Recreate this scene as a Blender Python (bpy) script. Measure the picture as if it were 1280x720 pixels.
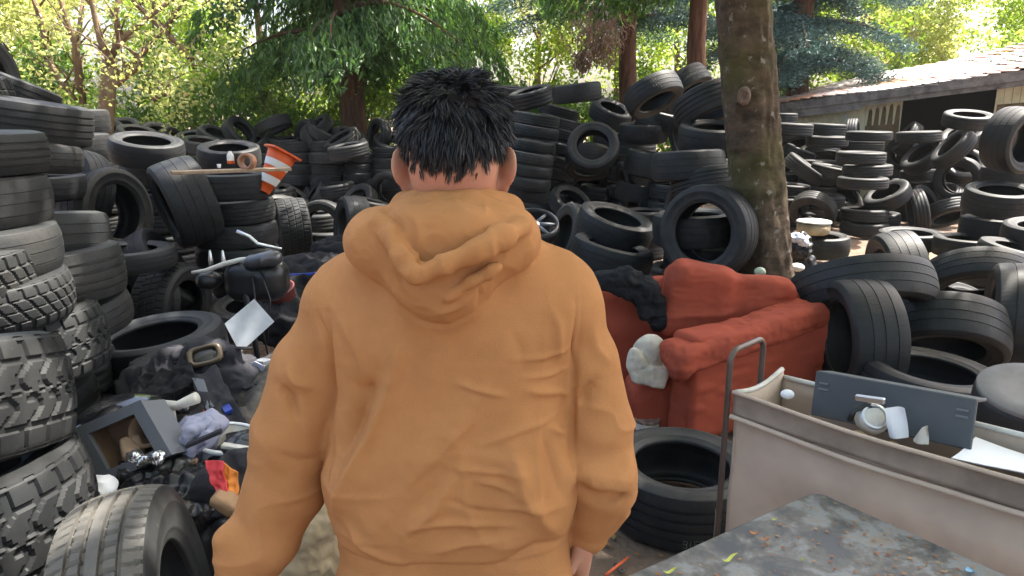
import bpy, math, random
import numpy as np
from mathutils import Vector, Matrix, Quaternion
R = math.radians
S = bpy.context.scene
for o in list(bpy.data.objects): bpy.data.objects.remove(o)

# ------------------------------------------------------------------ camera
PITCH = R(13.7); CAMZ = 1.65; FPX = 900.0
cam = bpy.data.cameras.new('camera'); camo = bpy.data.objects.new('camera', cam)
S.collection.objects.link(camo); S.camera = camo
camo.location = (0, 0, CAMZ); camo.rotation_euler = (R(90) - PITCH, 0, 0)
cam.sensor_width = 36; cam.lens = 36 * FPX / 1280; cam.clip_start = 0.05; cam.clip_end = 800
cam.dof.use_dof = False
# ------------------------------------------------------------------ sky, sun, exposure
SUN_EL, SUN_AZ = R(62), R(62)         # azimuth measured from +Y (view direction) towards +X
W = bpy.data.worlds.new('World'); S.world = W; W.use_nodes = True
nt = W.node_tree; bg = nt.nodes['Background']
sky = nt.nodes.new('ShaderNodeTexSky'); sky.sky_type = 'NISHITA'; sky.sun_disc = False
sky.sun_elevation = SUN_EL; sky.sun_rotation = SUN_AZ; sky.air_density = 1.0; sky.dust_density = 6.0; sky.ozone_density = 0.2
nt.links.new(sky.outputs[0], bg.inputs[0]); bg.inputs[1].default_value = 0.15
sl = bpy.data.lights.new('sun', 'SUN'); sl.energy = 5.0; sl.angle = R(0.53); sl.color = (1, 0.95, 0.86)
slo = bpy.data.objects.new('sun', sl); S.collection.objects.link(slo)
sdir = Vector((math.sin(SUN_AZ) * math.cos(SUN_EL), math.cos(SUN_AZ) * math.cos(SUN_EL), math.sin(SUN_EL)))
slo.rotation_euler = sdir.to_track_quat('Z', 'Y').to_euler(); slo.location = (4, 2, 12)
S.view_settings.view_transform = 'Standard'; S.view_settings.look = 'None'
S.view_settings.gamma = 1; S.view_settings.use_curve_mapping = False
S.view_settings.exposure = 2.05

# ------------------------------------------------------------------ helpers
CP, SP = math.cos(PITCH), math.sin(PITCH)
def P(px, py, d):
    u = (px - 640) / FPX; v = (360 - py) / FPX
    return Vector((u * d, d * (CP + v * SP), CAMZ + d * (-SP + v * CP)))
def PY(px, py, Y):
    v = (360 - py) / FPX
    return P(px, py, Y / (CP + v * SP))
def PZ(px, py, z):
    v = (360 - py) / FPX
    return P(px, py, (z - CAMZ) / (-SP + v * CP))
COL = S.collection
def tag(o, label=None, cat=None, group=None, kind=None):
    if label: o['label'] = label
    if cat: o['category'] = cat
    if group: o['group'] = group
    if kind: o['kind'] = kind
    return o
def empty(name, loc=(0, 0, 0), rot=None, **k):
    o = bpy.data.objects.new(name, None); o.empty_display_size = .1; COL.objects.link(o); o.location = loc
    if rot is not None: o.rotation_euler = rot
    return tag(o, **k)
def link(name, me, parent=None, mats=None, **k):
    o = bpy.data.objects.new(name, me); COL.objects.link(o)
    if parent is not None:
        o.parent = parent
    if mats is not None:
        for m in (mats if isinstance(mats, (list, tuple)) else [mats]): me.materials.append(m)
    return tag(o, **k)
def mesh_np(name, v, f, smooth=True, matidx=None, uv=None):
    """v (n,3), f (m,k) with constant k"""
    v = np.asarray(v, dtype=np.float32); f = np.asarray(f, dtype=np.int32)
    me = bpy.data.meshes.new(name); k = f.shape[1]
    me.vertices.add(len(v)); me.vertices.foreach_set('co', v.ravel())
    me.loops.add(f.size); me.loops.foreach_set('vertex_index', f.ravel())
    me.polygons.add(len(f)); me.polygons.foreach_set('loop_start', np.arange(0, f.size, k, dtype=np.int32))
    me.polygons.foreach_set('use_smooth', np.full(len(f), smooth))
    if matidx is not None: me.polygons.foreach_set('material_index', np.asarray(matidx, dtype=np.int32))
    if uv is not None:
        l = me.uv_layers.new(name='UVMap'); l.data.foreach_set('uv', np.asarray(uv, dtype=np.float32).ravel())
    me.update(calc_edges=True); me.validate(); return me
class MB:
    def __init__(s): s.v = []; s.f = []; s.mi = []; s.cur = 0
    def add(s, vs, fs):
        b = len(s.v); s.v += [tuple(x) for x in vs]
        for f in fs: s.f.append(tuple(b + i for i in f)); s.mi.append(s.cur)
    def box(s, c, h, rot=None, bev=0.0):
        c = Vector(c); M = rot or Matrix.Identity(3)
        b = min(bev, min(h) * .45)
        if b <= 0:
            vs = [c + M @ Vector((x * h[0], y * h[1], z * h[2])) for x in (-1, 1) for y in (-1, 1) for z in (-1, 1)]
            s.add(vs, [(0, 1, 3, 2), (4, 6, 7, 5), (0, 4, 5, 1), (2, 3, 7, 6), (0, 2, 6, 4), (1, 5, 7, 3)]); return
        vs = []; idx = {}
        for sx in (-1, 1):
            for sy in (-1, 1):
                for sz in (-1, 1):
                    for a in range(3):
                        p = [sx * (h[0] - b), sy * (h[1] - b), sz * (h[2] - b)]
                        sg = (sx, sy, sz); p[a] = sg[a] * h[a]
                        idx[(sx, sy, sz, a)] = len(vs); vs.append(c + M @ Vector(p))
        fs = []
        for a in range(3):
            o1, o2 = (a + 1) % 3, (a + 2) % 3
            for sg in (-1, 1):
                q = []
                for (p, r_) in ((-1, -1), (1, -1), (1, 1), (-1, 1)):
                    k = [0, 0, 0]; k[a] = sg; k[o1] = p; k[o2] = r_; q.append(idx[(*k, a)])
                fs.append(tuple(q if sg > 0 else q[::-1]))
        for a in range(3):
            o1, o2 = (a + 1) % 3, (a + 2) % 3
            for p in (-1, 1):
                for r_ in (-1, 1):
                    k0 = [0, 0, 0]; k0[o1] = p; k0[o2] = r_; k1 = list(k0); k0[a] = -1; k1[a] = 1
                    q = [idx[(*k0, o1)], idx[(*k1, o1)], idx[(*k1, o2)], idx[(*k0, o2)]]
                    fs.append(tuple(q if p * r_ > 0 else q[::-1]))
        for sx in (-1, 1):
            for sy in (-1, 1):
                for sz in (-1, 1):
                    t = [idx[(sx, sy, sz, a)] for a in range(3)]
                    fs.append(tuple(t if sx * sy * sz > 0 else t[::-1]))
        s.add(vs, fs)
    def tube(s, pts, rad, n=10, cap=True, flat=1.0):
        pts = [Vector(p) for p in pts]; m = len(pts)
        if not hasattr(rad, '__len__'): rad = [rad] * m
        vs = []; prev = None
        for i, p in enumerate(pts):
            t = (pts[min(i + 1, m - 1)] - pts[max(i - 1, 0)]).normalized()
            if prev is None:
                a = Vector((0, 0, 1)) if abs(t.z) < .9 else Vector((1, 0, 0)); x = t.cross(a).normalized()
            else:
                x = (prev - t * prev.dot(t)).normalized()
            prev = x; y = t.cross(x)
            for k in range(n):
                a = 2 * math.pi * k / n
                vs.append(p + x * math.cos(a) * rad[i] + y * math.sin(a) * rad[i] * flat)
        fs = [(i * n + k, i * n + (k + 1) % n, (i + 1) * n + (k + 1) % n, (i + 1) * n + k) for i in range(m - 1) for k in range(n)]
        if cap: fs += [tuple(range(n))[::-1], tuple((m - 1) * n + k for k in range(n))]
        s.add(vs, fs)
    def lathe(s, prof, c=(0, 0, 0), rot=None, n=32, closed=False):
        c = Vector(c); M = rot or Matrix.Identity(3); m = len(prof); vs = []
        for (r, z) in prof:
            for k in range(n):
                a = 2 * math.pi * k / n; vs.append(c + M @ Vector((r * math.cos(a), r * math.sin(a), z)))
        e = m if closed else m - 1
        s.add(vs, [(i * n + k, i * n + (k + 1) % n, ((i + 1) % m) * n + (k + 1) % n, ((i + 1) % m) * n + k) for i in range(e) for k in range(n)])
    def build(s, name, mats, parent=None, smooth=False, **k):
        me = bpy.data.meshes.new(name); me.from_pydata(s.v, [], s.f); me.update()
        me.polygons.foreach_set('use_smooth', [smooth] * len(s.f)); me.polygons.foreach_set('material_index', s.mi)
        o = link(name, me, parent, mats, **k)
        return o
def rotz(a): return Matrix.Rotation(a, 3, 'Z')
def frame(n, up=(0, 0, 1)):
    """matrix whose Z is n"""
    return Vector(n).normalized().to_track_quat('Z', 'Y').to_matrix()

# ---- signed distance modelling (organic shapes)
def _seg(p, a, b):
    a = np.array(a, np.float32); b = np.array(b, np.float32); ab = b - a
    t = np.clip(((p - a) @ ab) / max(float(ab @ ab), 1e-9), 0, 1); return np.linalg.norm(p - a - t[..., None] * ab, axis=-1), t
def cap(a, b, ra, rb=None):
    rb = ra if rb is None else rb
    lo = np.minimum(np.array(a) - ra, np.array(b) - rb); hi = np.maximum(np.array(a) + ra, np.array(b) + rb)
    def f(p):
        d, t = _seg(p, a, b); return d - (ra + (rb - ra) * t)
    return f, lo, hi
def ell(c, r, M=None):
    c = np.array(c, np.float32); r = np.array(r, np.float32); Mi = np.array(M.transposed() if M else Matrix.Identity(3), np.float32)
    e = float(r.max()) if M else r
    def f(p):
        q = (p - c) @ Mi.T; k0 = np.linalg.norm(q / r, axis=-1); k1 = np.linalg.norm(q / (r * r), axis=-1)
        return k0 * (k0 - 1) / np.maximum(k1, 1e-6)
    return f, c - e, c + e
def rbox(c, h, rad, M=None):
    c = np.array(c, np.float32); h = np.array(h, np.float32); Mi = np.array(M.transposed() if M else Matrix.Identity(3), np.float32)
    e = float(np.linalg.norm(h)) if M else h
    def f(p):
        q = np.abs((p - c) @ Mi.T) - (h - rad)
        return np.linalg.norm(np.maximum(q, 0), axis=-1) + np.minimum(q.max(-1), 0) - rad
    return f, c - e, c + e
def sdf_mesh(prims, lo, hi, h):
    """prims: list of (prim, op, k) op 'u' union, 's' subtract. returns verts, quads"""
    lo = np.array(lo, np.float32); hi = np.array(hi, np.float32); n = np.ceil((hi - lo) / h).astype(int) + 1
    ax = [lo[i] + h * np.arange(n[i], dtype=np.float32) for i in range(3)]
    F = np.full(n, 1.0, np.float32)
    for pr, op, k in prims:
        f, a, b = pr; m = 2.5 * h + k
        i0 = np.clip(np.floor((a - m - lo) / h).astype(int), 0, n); i1 = np.clip(np.ceil((b + m - lo) / h).astype(int) + 1, 0, n)
        if (i1 <= i0).any(): continue
        sl_ = tuple(slice(i0[j], i1[j]) for j in range(3))
        p = np.stack(np.meshgrid(*[ax[j][sl_[j]] for j in range(3)], indexing='ij'), -1)
        d = f(p).astype(np.float32); g = F[sl_]
        if op == 'u':
            if k > 0:
                q = np.maximum(k - np.abs(g - d), 0) / k; g = np.minimum(g, d) - q * q * k * .25
            else: g = np.minimum(g, d)
        else:
            d = -d
            if k > 0:
                q = np.maximum(k - np.abs(g - d), 0) / k; g = np.maximum(g, d) + q * q * k * .25
            else: g = np.maximum(g, d)
        F[sl_] = g
    ins = F < 0
    c = ins[:-1, :-1, :-1].astype(np.int8)
    for dx in (0, 1):
        for dy in (0, 1):
            for dz in (0, 1):
                if dx or dy or dz: c = c + ins[dx:n[0] - 1 + dx, dy:n[1] - 1 + dy, dz:n[2] - 1 + dz]
    act = (c > 0) & (c < 8); ids = np.full(act.shape, -1, np.int64); I = np.argwhere(act); ids[act] = np.arange(len(I))
    acc = np.zeros((len(I), 3)); cnt = np.zeros(len(I))
    cor = [(dx, dy, dz) for dx in (0, 1) for dy in (0, 1) for dz in (0, 1)]
    for a in cor:
        for b in cor:
            if sum(b) - sum(a) == 1 and all(y >= x for x, y in zip(a, b)):
                fa = F[I[:, 0] + a[0], I[:, 1] + a[1], I[:, 2] + a[2]]; fb = F[I[:, 0] + b[0], I[:, 1] + b[1], I[:, 2] + b[2]]
                m = (fa < 0) != (fb < 0); t = np.where(m, fa / np.where(m, fa - fb, 1), 0)
                pt = np.array(a) + t[:, None] * (np.array(b) - np.array(a)); acc += pt * m[:, None]; cnt += m
    V = lo + h * (I + acc / cnt[:, None]); Q = []
    for axn in range(3):
        s0 = [slice(1, n[i] - 1) for i in range(3)]; s1 = list(s0); s0[axn] = slice(0, n[axn] - 1); s1[axn] = slice(1, n[axn])
        A = ins[tuple(s0)]; B = ins[tuple(s1)]; E = np.argwhere(A != B)
        off = np.ones(3, int); off[axn] = 0; E = E + off; a1, a2 = (axn + 1) % 3, (axn + 2) % 3
        def cid(o1, o2):
            e = E.copy(); e[:, a1] += o1; e[:, a2] += o2; return ids[e[:, 0], e[:, 1], e[:, 2]]
        q = np.stack([cid(-1, -1), cid(0, -1), cid(0, 0), cid(-1, 0)], 1)
        sgn = ins[E[:, 0], E[:, 1], E[:, 2]]
        q = np.where(sgn[:, None], q, q[:, ::-1]); Q.append(q)
    return V, np.concatenate(Q)
def vnormals(V, Q):
    n = np.cross(V[Q[:, 2]] - V[Q[:, 0]], V[Q[:, 3]] - V[Q[:, 1]]); N = np.zeros_like(V)
    for k in range(4): np.add.at(N, Q[:, k], n)
    return N / np.maximum(np.linalg.norm(N, axis=1), 1e-12)[:, None]
def relax(V, Q, it=2, w=.5):
    for _ in range(it):
        A = np.zeros_like(V); c = np.zeros(len(V))
        for k in range(4):
            i, j = Q[:, k], Q[:, (k + 1) % 4]; np.add.at(A, i, V[j]); np.add.at(A, j, V[i]); np.add.at(c, i, 1); np.add.at(c, j, 1)
        V = V * (1 - w) + w * A / np.maximum(c, 1)[:, None]
    return V
def vnoise(p, s, seed=0):
    """smooth value noise, p (n,3)"""
    p = np.asarray(p) / s + seed * 17.3; i = np.floor(p).astype(np.int64); f = p - i; f = f * f * (3 - 2 * f); out = 0
    for dx in (0, 1):
        for dy in (0, 1):
            for dz in (0, 1):
                h = (i[:, 0] + dx) * 73856093 ^ (i[:, 1] + dy) * 19349663 ^ (i[:, 2] + dz) * 83492791 ^ (seed * 2654435761)
                h = (h ^ (h >> 13)) * 1274126177; h = ((h ^ (h >> 16)) & 0xffff) / 65535.0 * 2 - 1
                out = out + h * (f[:, 0] if dx else 1 - f[:, 0]) * (f[:, 1] if dy else 1 - f[:, 1]) * (f[:, 2] if dz else 1 - f[:, 2])
    return out
def sdf_obj(name, prims, lo, hi, h, mats, parent=None, post=None, sm=2, **k):
    V, Q = sdf_mesh(prims, lo, hi, h); V = relax(V, Q, sm)
    if post: V = post(V, vnormals(V, Q))
    c = np.array(parent.location) if parent is not None else np.zeros(3)
    me = mesh_np(name, V - c, Q); return link(name, me, parent, mats, **k)

# ------------------------------------------------------------------ materials
def mat(name, col, rough=.7, metal=0, bump=0, bscale=60, bdist=.002, var=None, vscale=6, spec=.5, col2=None, trans=0, detail=4, coord='Object', sheen=0, vlo=.4, vhi=.65):
    m = bpy.data.materials.new(name); m.use_nodes = True; n = m.node_tree; b = n.nodes['Principled BSDF']
    b.inputs['Roughness'].default_value = rough; b.inputs['Metallic'].default_value = metal
    b.inputs['Specular IOR Level'].default_value = spec; b.inputs['Base Color'].default_value = (*col, 1)
    if sheen: b.inputs['Sheen Weight'].default_value = sheen; b.inputs['Sheen Roughness'].default_value = .6
    tc = n.nodes.new('ShaderNodeTexCoord')
    if col2:
        t = n.nodes.new('ShaderNodeTexNoise'); t.inputs['Scale'].default_value = vscale; t.inputs['Detail'].default_value = detail
        t.inputs['Roughness'].default_value = .65
        n.links.new(tc.outputs[coord], t.inputs['Vector'])
        r = n.nodes.new('ShaderNodeMapRange'); r.inputs[1].default_value = vlo; r.inputs[2].default_value = vhi
        n.links.new(t.outputs['Fac'], r.inputs[0])
        x = n.nodes.new('ShaderNodeMix'); x.data_type = 'RGBA'; x.inputs[6].default_value = (*col, 1); x.inputs[7].default_value = (*col2, 1)
        n.links.new(r.outputs[0], x.inputs[0]); n.links.new(x.outputs[2], b.inputs['Base Color'])
    if bump:
        t = n.nodes.new('ShaderNodeTexNoise'); t.inputs['Scale'].default_value = bscale; t.inputs['Detail'].default_value = 5
        n.links.new(tc.outputs[coord], t.inputs['Vector'])
        bu = n.nodes.new('ShaderNodeBump'); bu.inputs['Strength'].default_value = bump; bu.inputs['Distance'].default_value = bdist
        n.links.new(t.outputs['Fac'], bu.inputs['Height']); n.links.new(bu.outputs[0], b.inputs['Normal'])
    return m
def leafmat(name, c1, c2, c3=None, tr=.5, rough=.6):
    m = bpy.data.materials.new(name); m.use_nodes = True; n = m.node_tree; n.nodes.clear()
    o = n.nodes.new('ShaderNodeOutputMaterial'); g = n.nodes.new('ShaderNodeNewGeometry'); cr = n.nodes.new('ShaderNodeValToRGB')
    e = cr.color_ramp.elements; e[0].color = (*c1, 1); e[1].color = (*c2, 1)
    if c3: q = cr.color_ramp.elements.new(.93); q.color = (*c2, 1); e[-1].color = (*c3, 1)
    n.links.new(g.outputs['Random Per Island'], cr.inputs[0])
    d = n.nodes.new('ShaderNodeBsdfDiffuse'); t = n.nodes.new('ShaderNodeBsdfTranslucent'); gl = n.nodes.new('ShaderNodeBsdfGlossy'); gl.inputs['Roughness'].default_value = .45
    h = n.nodes.new('ShaderNodeHueSaturation'); h.inputs['Saturation'].default_value = 1.1; h.inputs['Value'].default_value = 1.35; h.inputs['Hue'].default_value = .485
    n.links.new(cr.outputs[0], d.inputs[0]); n.links.new(cr.outputs[0], h.inputs['Color']); n.links.new(h.outputs[0], t.inputs[0])
    a = n.nodes.new('ShaderNodeMixShader'); a.inputs[0].default_value = tr; n.links.new(d.outputs[0], a.inputs[1]); n.links.new(t.outputs[0], a.inputs[2])
    b = n.nodes.new('ShaderNodeMixShader'); b.inputs[0].default_value = .04; n.links.new(a.outputs[0], b.inputs[1]); n.links.new(gl.outputs[0], b.inputs[2])
    n.links.new(b.outputs[0], o.inputs[0]); return m

def rubber(name, pattern=None, base=(.015, .0165, .018), rough=.5, dust=.22):
    m = bpy.data.materials.new(name); m.use_nodes = True; n = m.node_tree; L = n.links.new; b = n.nodes['Principled BSDF']
    tc = n.nodes.new('ShaderNodeTexCoord'); oi = n.nodes.new('ShaderNodeObjectInfo')
    add = n.nodes.new('ShaderNodeVectorMath'); add.operation = 'ADD'
    sc = n.nodes.new('ShaderNodeVectorMath'); sc.operation = 'SCALE'; sc.inputs['Scale'].default_value = 37
    co = n.nodes.new('ShaderNodeCombineXYZ')
    for i in range(3): L(oi.outputs['Random'], co.inputs[i])
    L(co.outputs[0], sc.inputs[0]); L(tc.outputs['Object'], add.inputs[0]); L(sc.outputs[0], add.inputs[1])
    n1 = n.nodes.new('ShaderNodeTexNoise'); n1.inputs['Scale'].default_value = 5; n1.inputs['Detail'].default_value = 6; n1.inputs['Roughness'].default_value = .7; L(add.outputs[0], n1.inputs['Vector'])
    # dust amount = noise ramp * per-tyre random
    mr = n.nodes.new('ShaderNodeMapRange'); mr.inputs[1].default_value = .38; mr.inputs[2].default_value = .75; L(n1.outputs['Fac'], mr.inputs[0])
    ra = n.nodes.new('ShaderNodeMath'); ra.operation = 'MULTIPLY_ADD'; ra.inputs[1].default_value = dust * 1.1; ra.inputs[2].default_value = dust * .25; L(oi.outputs['Random'], ra.inputs[0])
    mu = n.nodes.new('ShaderNodeMath'); mu.operation = 'MULTIPLY'; L(mr.outputs[0], mu.inputs[0]); L(ra.outputs[0], mu.inputs[1])
    mx = n.nodes.new('ShaderNodeMix'); mx.data_type = 'RGBA'; mx.inputs[6].default_value = (*base, 1); mx.inputs[7].default_value = (.15, .135, .115, 1)
    L(mu.outputs[0], mx.inputs[0])
    n2 = n.nodes.new('ShaderNodeTexNoise'); n2.inputs['Scale'].default_value = 90; n2.inputs['Detail'].default_value = 3; L(add.outputs[0], n2.inputs['Vector'])
    # small pale scuffs
    s2 = n.nodes.new('ShaderNodeMapRange'); s2.inputs[1].default_value = .68; s2.inputs[2].default_value = .8; s2.inputs[4].default_value = .35; L(n2.outputs['Fac'], s2.inputs[0])
    m2 = n.nodes.new('ShaderNodeMix'); m2.data_type = 'RGBA'; m2.inputs[7].default_value = (.18, .17, .16, 1); L(s2.outputs[0], m2.inputs[0]); L(mx.outputs[2], m2.inputs[6])
    L(m2.outputs[2], b.inputs['Base Color'])
    rr = n.nodes.new('ShaderNodeMapRange'); rr.inputs[3].default_value = rough - .1; rr.inputs[4].default_value = rough + .22; L(n1.outputs['Fac'], rr.inputs[0]); L(rr.outputs[0], b.inputs['Roughness'])
    b.inputs['Specular IOR Level'].default_value = .3
    bu = n.nodes.new('ShaderNodeBump'); bu.inputs['Strength'].default_value = .5; bu.inputs['Distance'].default_value = .0012; L(n2.outputs['Fac'], bu.inputs['Height'])
    last = bu
    if pattern:
        uv = n.nodes.new('ShaderNodeUVMap'); sp = n.nodes.new('ShaderNodeSeparateXYZ'); L(uv.outputs[0], sp.inputs[0])
        if pattern == 'sipes':   # u turns around the tyre, v across it
            a = n.nodes.new('ShaderNodeMath'); a.operation = 'MULTIPLY_ADD'; a.inputs[1].default_value = 2.2; L(sp.outputs[1], a.inputs[0])
            mm = n.nodes.new('ShaderNodeMath'); mm.operation = 'MULTIPLY'; mm.inputs[1].default_value = 72; L(sp.outputs[0], mm.inputs[0]); L(mm.outputs[0], a.inputs[2])
        else:                    # radial lettering band and rings on the sidewall
            a = n.nodes.new('ShaderNodeMath'); a.operation = 'MULTIPLY'; a.inputs[1].default_value = 150; L(sp.outputs[0], a.inputs[0])
        fr = n.nodes.new('ShaderNodeMath'); fr.operation = 'FRACT'; L(a.outputs[0], fr.inputs[0])
        th = n.nodes.new('ShaderNodeMath'); th.operation = 'GREATER_THAN'; th.inputs[1].default_value = .16 if pattern == 'sipes' else .5; L(fr.outputs[0], th.inputs[0])
        h = th
        if pattern == 'rings':
            g1 = n.nodes.new('ShaderNodeMath'); g1.operation = 'GREATER_THAN'; g1.inputs[1].default_value = .82; L(sp.outputs[1], g1.inputs[0])
            g2 = n.nodes.new('ShaderNodeMath'); g2.operation = 'MULTIPLY'; L(g1.outputs[0], g2.inputs[0]); L(th.outputs[0], g2.inputs[1]); h = g2
        b2 = n.nodes.new('ShaderNodeBump'); b2.inputs['Strength'].default_value = .8; b2.inputs['Distance'].default_value = .004 if pattern == 'sipes' else .0015
        L(h.outputs[0], b2.inputs['Height']); L(bu.outputs[0], b2.inputs['Normal']); last = b2
    L(last.outputs[0], b.inputs['Normal'])
    return m
M = {}
M['side'] = rubber('tyre sidewall rubber', 'rings', rough=.5)
M['tread'] = rubber('tyre tread rubber', 'sipes', base=(.014, .0155, .0175), rough=.5, dust=.2)
M['treadp'] = rubber('deep tread rubber', None, base=(.013, .014, .015), rough=.6, dust=.15)
M['treadd'] = rubber('dusty tread rubber', None, base=(.07, .067, .062), rough=.6, dust=1.3)
# ------------------------------------------------------------------ tyre meshes (axis = local Z, radius .32, width .21)
R0, W0 = .32, .21
def revolve(name, prof, na, vfun=None, rfun=None, mats=None, flip=False):
    """prof list of (r, z); rfun(angle array, j) -> radial offset"""
    nj = len(prof); A = np.arange(na + 1) / na; ang = A[:-1] * 2 * np.pi
    pr = np.array(prof); r = pr[:, 0][None, :].repeat(na, 0); z = pr[:, 1][None, :].repeat(na, 0)
    if rfun is not None: r = r + rfun(ang, pr)
    V = np.stack([r * np.cos(ang)[:, None], r * np.sin(ang)[:, None], z], -1).reshape(-1, 3)
    i, j = np.meshgrid(np.arange(na), np.arange(nj - 1), indexing='ij'); i = i.ravel(); j = j.ravel(); i2 = (i + 1) % na
    F = np.stack([i * nj + j, i2 * nj + j, i2 * nj + j + 1, i * nj + j + 1], 1)
    vv = np.array(vfun) if vfun is not None else np.arange(nj) / (nj - 1)
    uv = np.stack([np.stack([i / na, vv[j]], 1), np.stack([(i + 1) / na, vv[j]], 1), np.stack([(i + 1) / na, vv[j + 1]], 1), np.stack([i / na, vv[j + 1]], 1)], 1)
    if flip: F = F[:, ::-1]; uv = uv[:, ::-1]
    me = mesh_np(name, V, F, True, uv=uv.reshape(-1, 2))
    for m in (mats or []): me.materials.append(m)
    if name == 'tread': me.set_sharp_from_angle(angle=R(32))
    return me
def crown_r(z): return R0 - .0006 - .010 * np.abs(z / .085) ** 2.6
def tread_mesh(kind, na, mats):
    if kind in ('ribs', 'plain', 'sipes'):
        gr = {'ribs': [-.052, -.018, .018, .052], 'plain': [-.047, .002, .046], 'sipes': [-.05, -.019, .016, .05]}[kind]
        gw, gd = {'ribs': (.0055, .008), 'plain': (.0022, .003), 'sipes': (.005, .0085)}[kind]
        z = [-.0935, -.088, -.078, -.066]
        for g in gr: z += [g - gw - .0006, g - gw + .0006, g + gw - .0006, g + gw + .0006]
        z += [.066, .078, .088, .0935]; z = sorted(z)
        prof = []
        for q in z:
            r = crown_r(q)
            if any(abs(q - g) < gw - .0001 for g in gr): r -= gd
            prof.append((r, q))
        prof = [(prof[0][0] - .012, z[0] + .004)] + prof + [(prof[-1][0] - .012, z[-1] - .004)]
        if kind == 'sipes':
            def rf(ang, pr):
                zz = pr[:, 1][None, :]; a = ang[:, None] / (2 * np.pi)
                u = (a * 74 + zz * 9 + .12 * np.sin(zz * 60)) % 1; inn = (np.abs(zz) > .056) | ((zz > .02) & (zz < .045)) | ((zz < -.023) & (zz > -.046))
                return -.0055 * ((u < .24) & inn & (np.abs(zz) < .09))
            return revolve('tread', prof, 74 * 8, rfun=rf, mats=mats)
        return revolve('tread', prof, na, mats=mats)
    # block / mud patterns
    z = np.linspace(-.098, .098, 45 if kind == 'mud' else 35)
    prof = [(R0 - .03, -.094)] + [(crown_r(q) if abs(q) < .09 else R0 - .0006 - .010 * abs(q / .085) ** 3.4, q) for q in z] + [(R0 - .03, .094)]
    nb = {'mud': 34, 'blocks': 40}[kind]; dp = {'mud': .0065, 'blocks': .006}[kind]
    def rf(ang, pr):
        zz = pr[:, 1][None, :]; a = ang[:, None] / (2 * np.pi); az = np.abs(zz); s = np.sign(zz)
        out = 0
        if kind == 'mud':
            sh = (az > .058); u1 = (a * nb + s * .25 + az * 2) % 1; g1 = (u1 < .30) & sh
            u2 = (a * nb * 1 + s * .5 + .35 * np.sin(zz * 70)) % 1; mid = (az < .050); g2 = (u2 < .26) & mid
            ring = (az >= .050) & (az <= .058); c0 = np.abs(zz - .012 * np.sign(np.sin(ang[:, None] * nb))) < .005
            out = g1 | g2 | ring | (c0 & mid)
        else:
            sh = az > .05; u1 = (a * nb + s * .2) % 1; g1 = (u1 < .24) & sh; ring = (az >= .043) & (az <= .05)
            u2 = (a * nb + .5 + zz * 10) % 1; g2 = (u2 < .2) & (az < .043); c0 = np.abs(zz) < .0045
            out = g1 | g2 | ring | c0
        return -dp * out * (np.abs(zz) < .0975)
    return revolve('tread', prof, nb * (14 if kind == 'mud' else 10), rfun=rf, mats=mats)
RB = .197
def side_prof(fine=True):
    o = [(R0 - .021, 0), (R0 - .023, .05), (R0 - .03, .08), (.275, .094), (.245, .092), (.213, .080), (RB + .004, .070), (RB, .074), (RB - .001, .083), (RB + .005, .088), (RB + .012, .0885),
         (.218, .095), (.2225, .0975), (.2255, .0965), (.245, .1030), (.268, .1052), (.270, .1066), (.2735, .1062), (.288, .1015), (.300, .0965), (.306, .0935), (.3075, .090)]
    return o
def side_mesh(sign, na):
    pr = side_prof(); vf = [0] * 10 + [min(1, max(0, (r - .224) / .084)) for r, z in pr[10:]]
    vf = [0 if not (.24 < r < .266 and k > 10) else 1 for k, (r, z) in enumerate(pr)]
    return revolve('sidewall', [(r, z * sign) for r, z in pr], na, vfun=vf, mats=[M['side']], flip=sign < 0)
SIDE = {na: (side_mesh(1, na), side_mesh(-1, na)) for na in (56, 112)}
TREAD = {'plain': tread_mesh('plain', 64, [M['tread']]), 'ribs': tread_mesh('ribs', 96, [M['tread']]),
         'dusty': tread_mesh('sipes', 0, [M['treadd']]), 'blocks': tread_mesh('blocks', 0, [M['treadp']]), 'mud': tread_mesh('mud', 0, [M['treadp']])}
def far_mesh():
    pr = side_prof()[1:]; pr = [(r, z) for r, z in pr if not (.2220 < r < .2265 or .269 < r < .274)]
    T = [(R0 - .010, .088), (R0 - .004, .075), (R0 - .0015, .05), (R0 - .006, .045), (R0 - .0012, .04), (R0 - .0005, .01), (R0 - .006, 0), ]
    half = pr[::-1]                      # shoulder -> bead -> liner
    full = [(r, -z) for r, z in pr] + [(r, -z) for r, z in T[:-1]] + [(T[-1][0], 0)] + T[:-1][::-1] + half
    vf = [0] * len(full)
    me = revolve('tyre', full + [full[0]], 44, vfun=vf + [0], mats=[M['side']]); return me
FAR = far_mesh()

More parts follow.
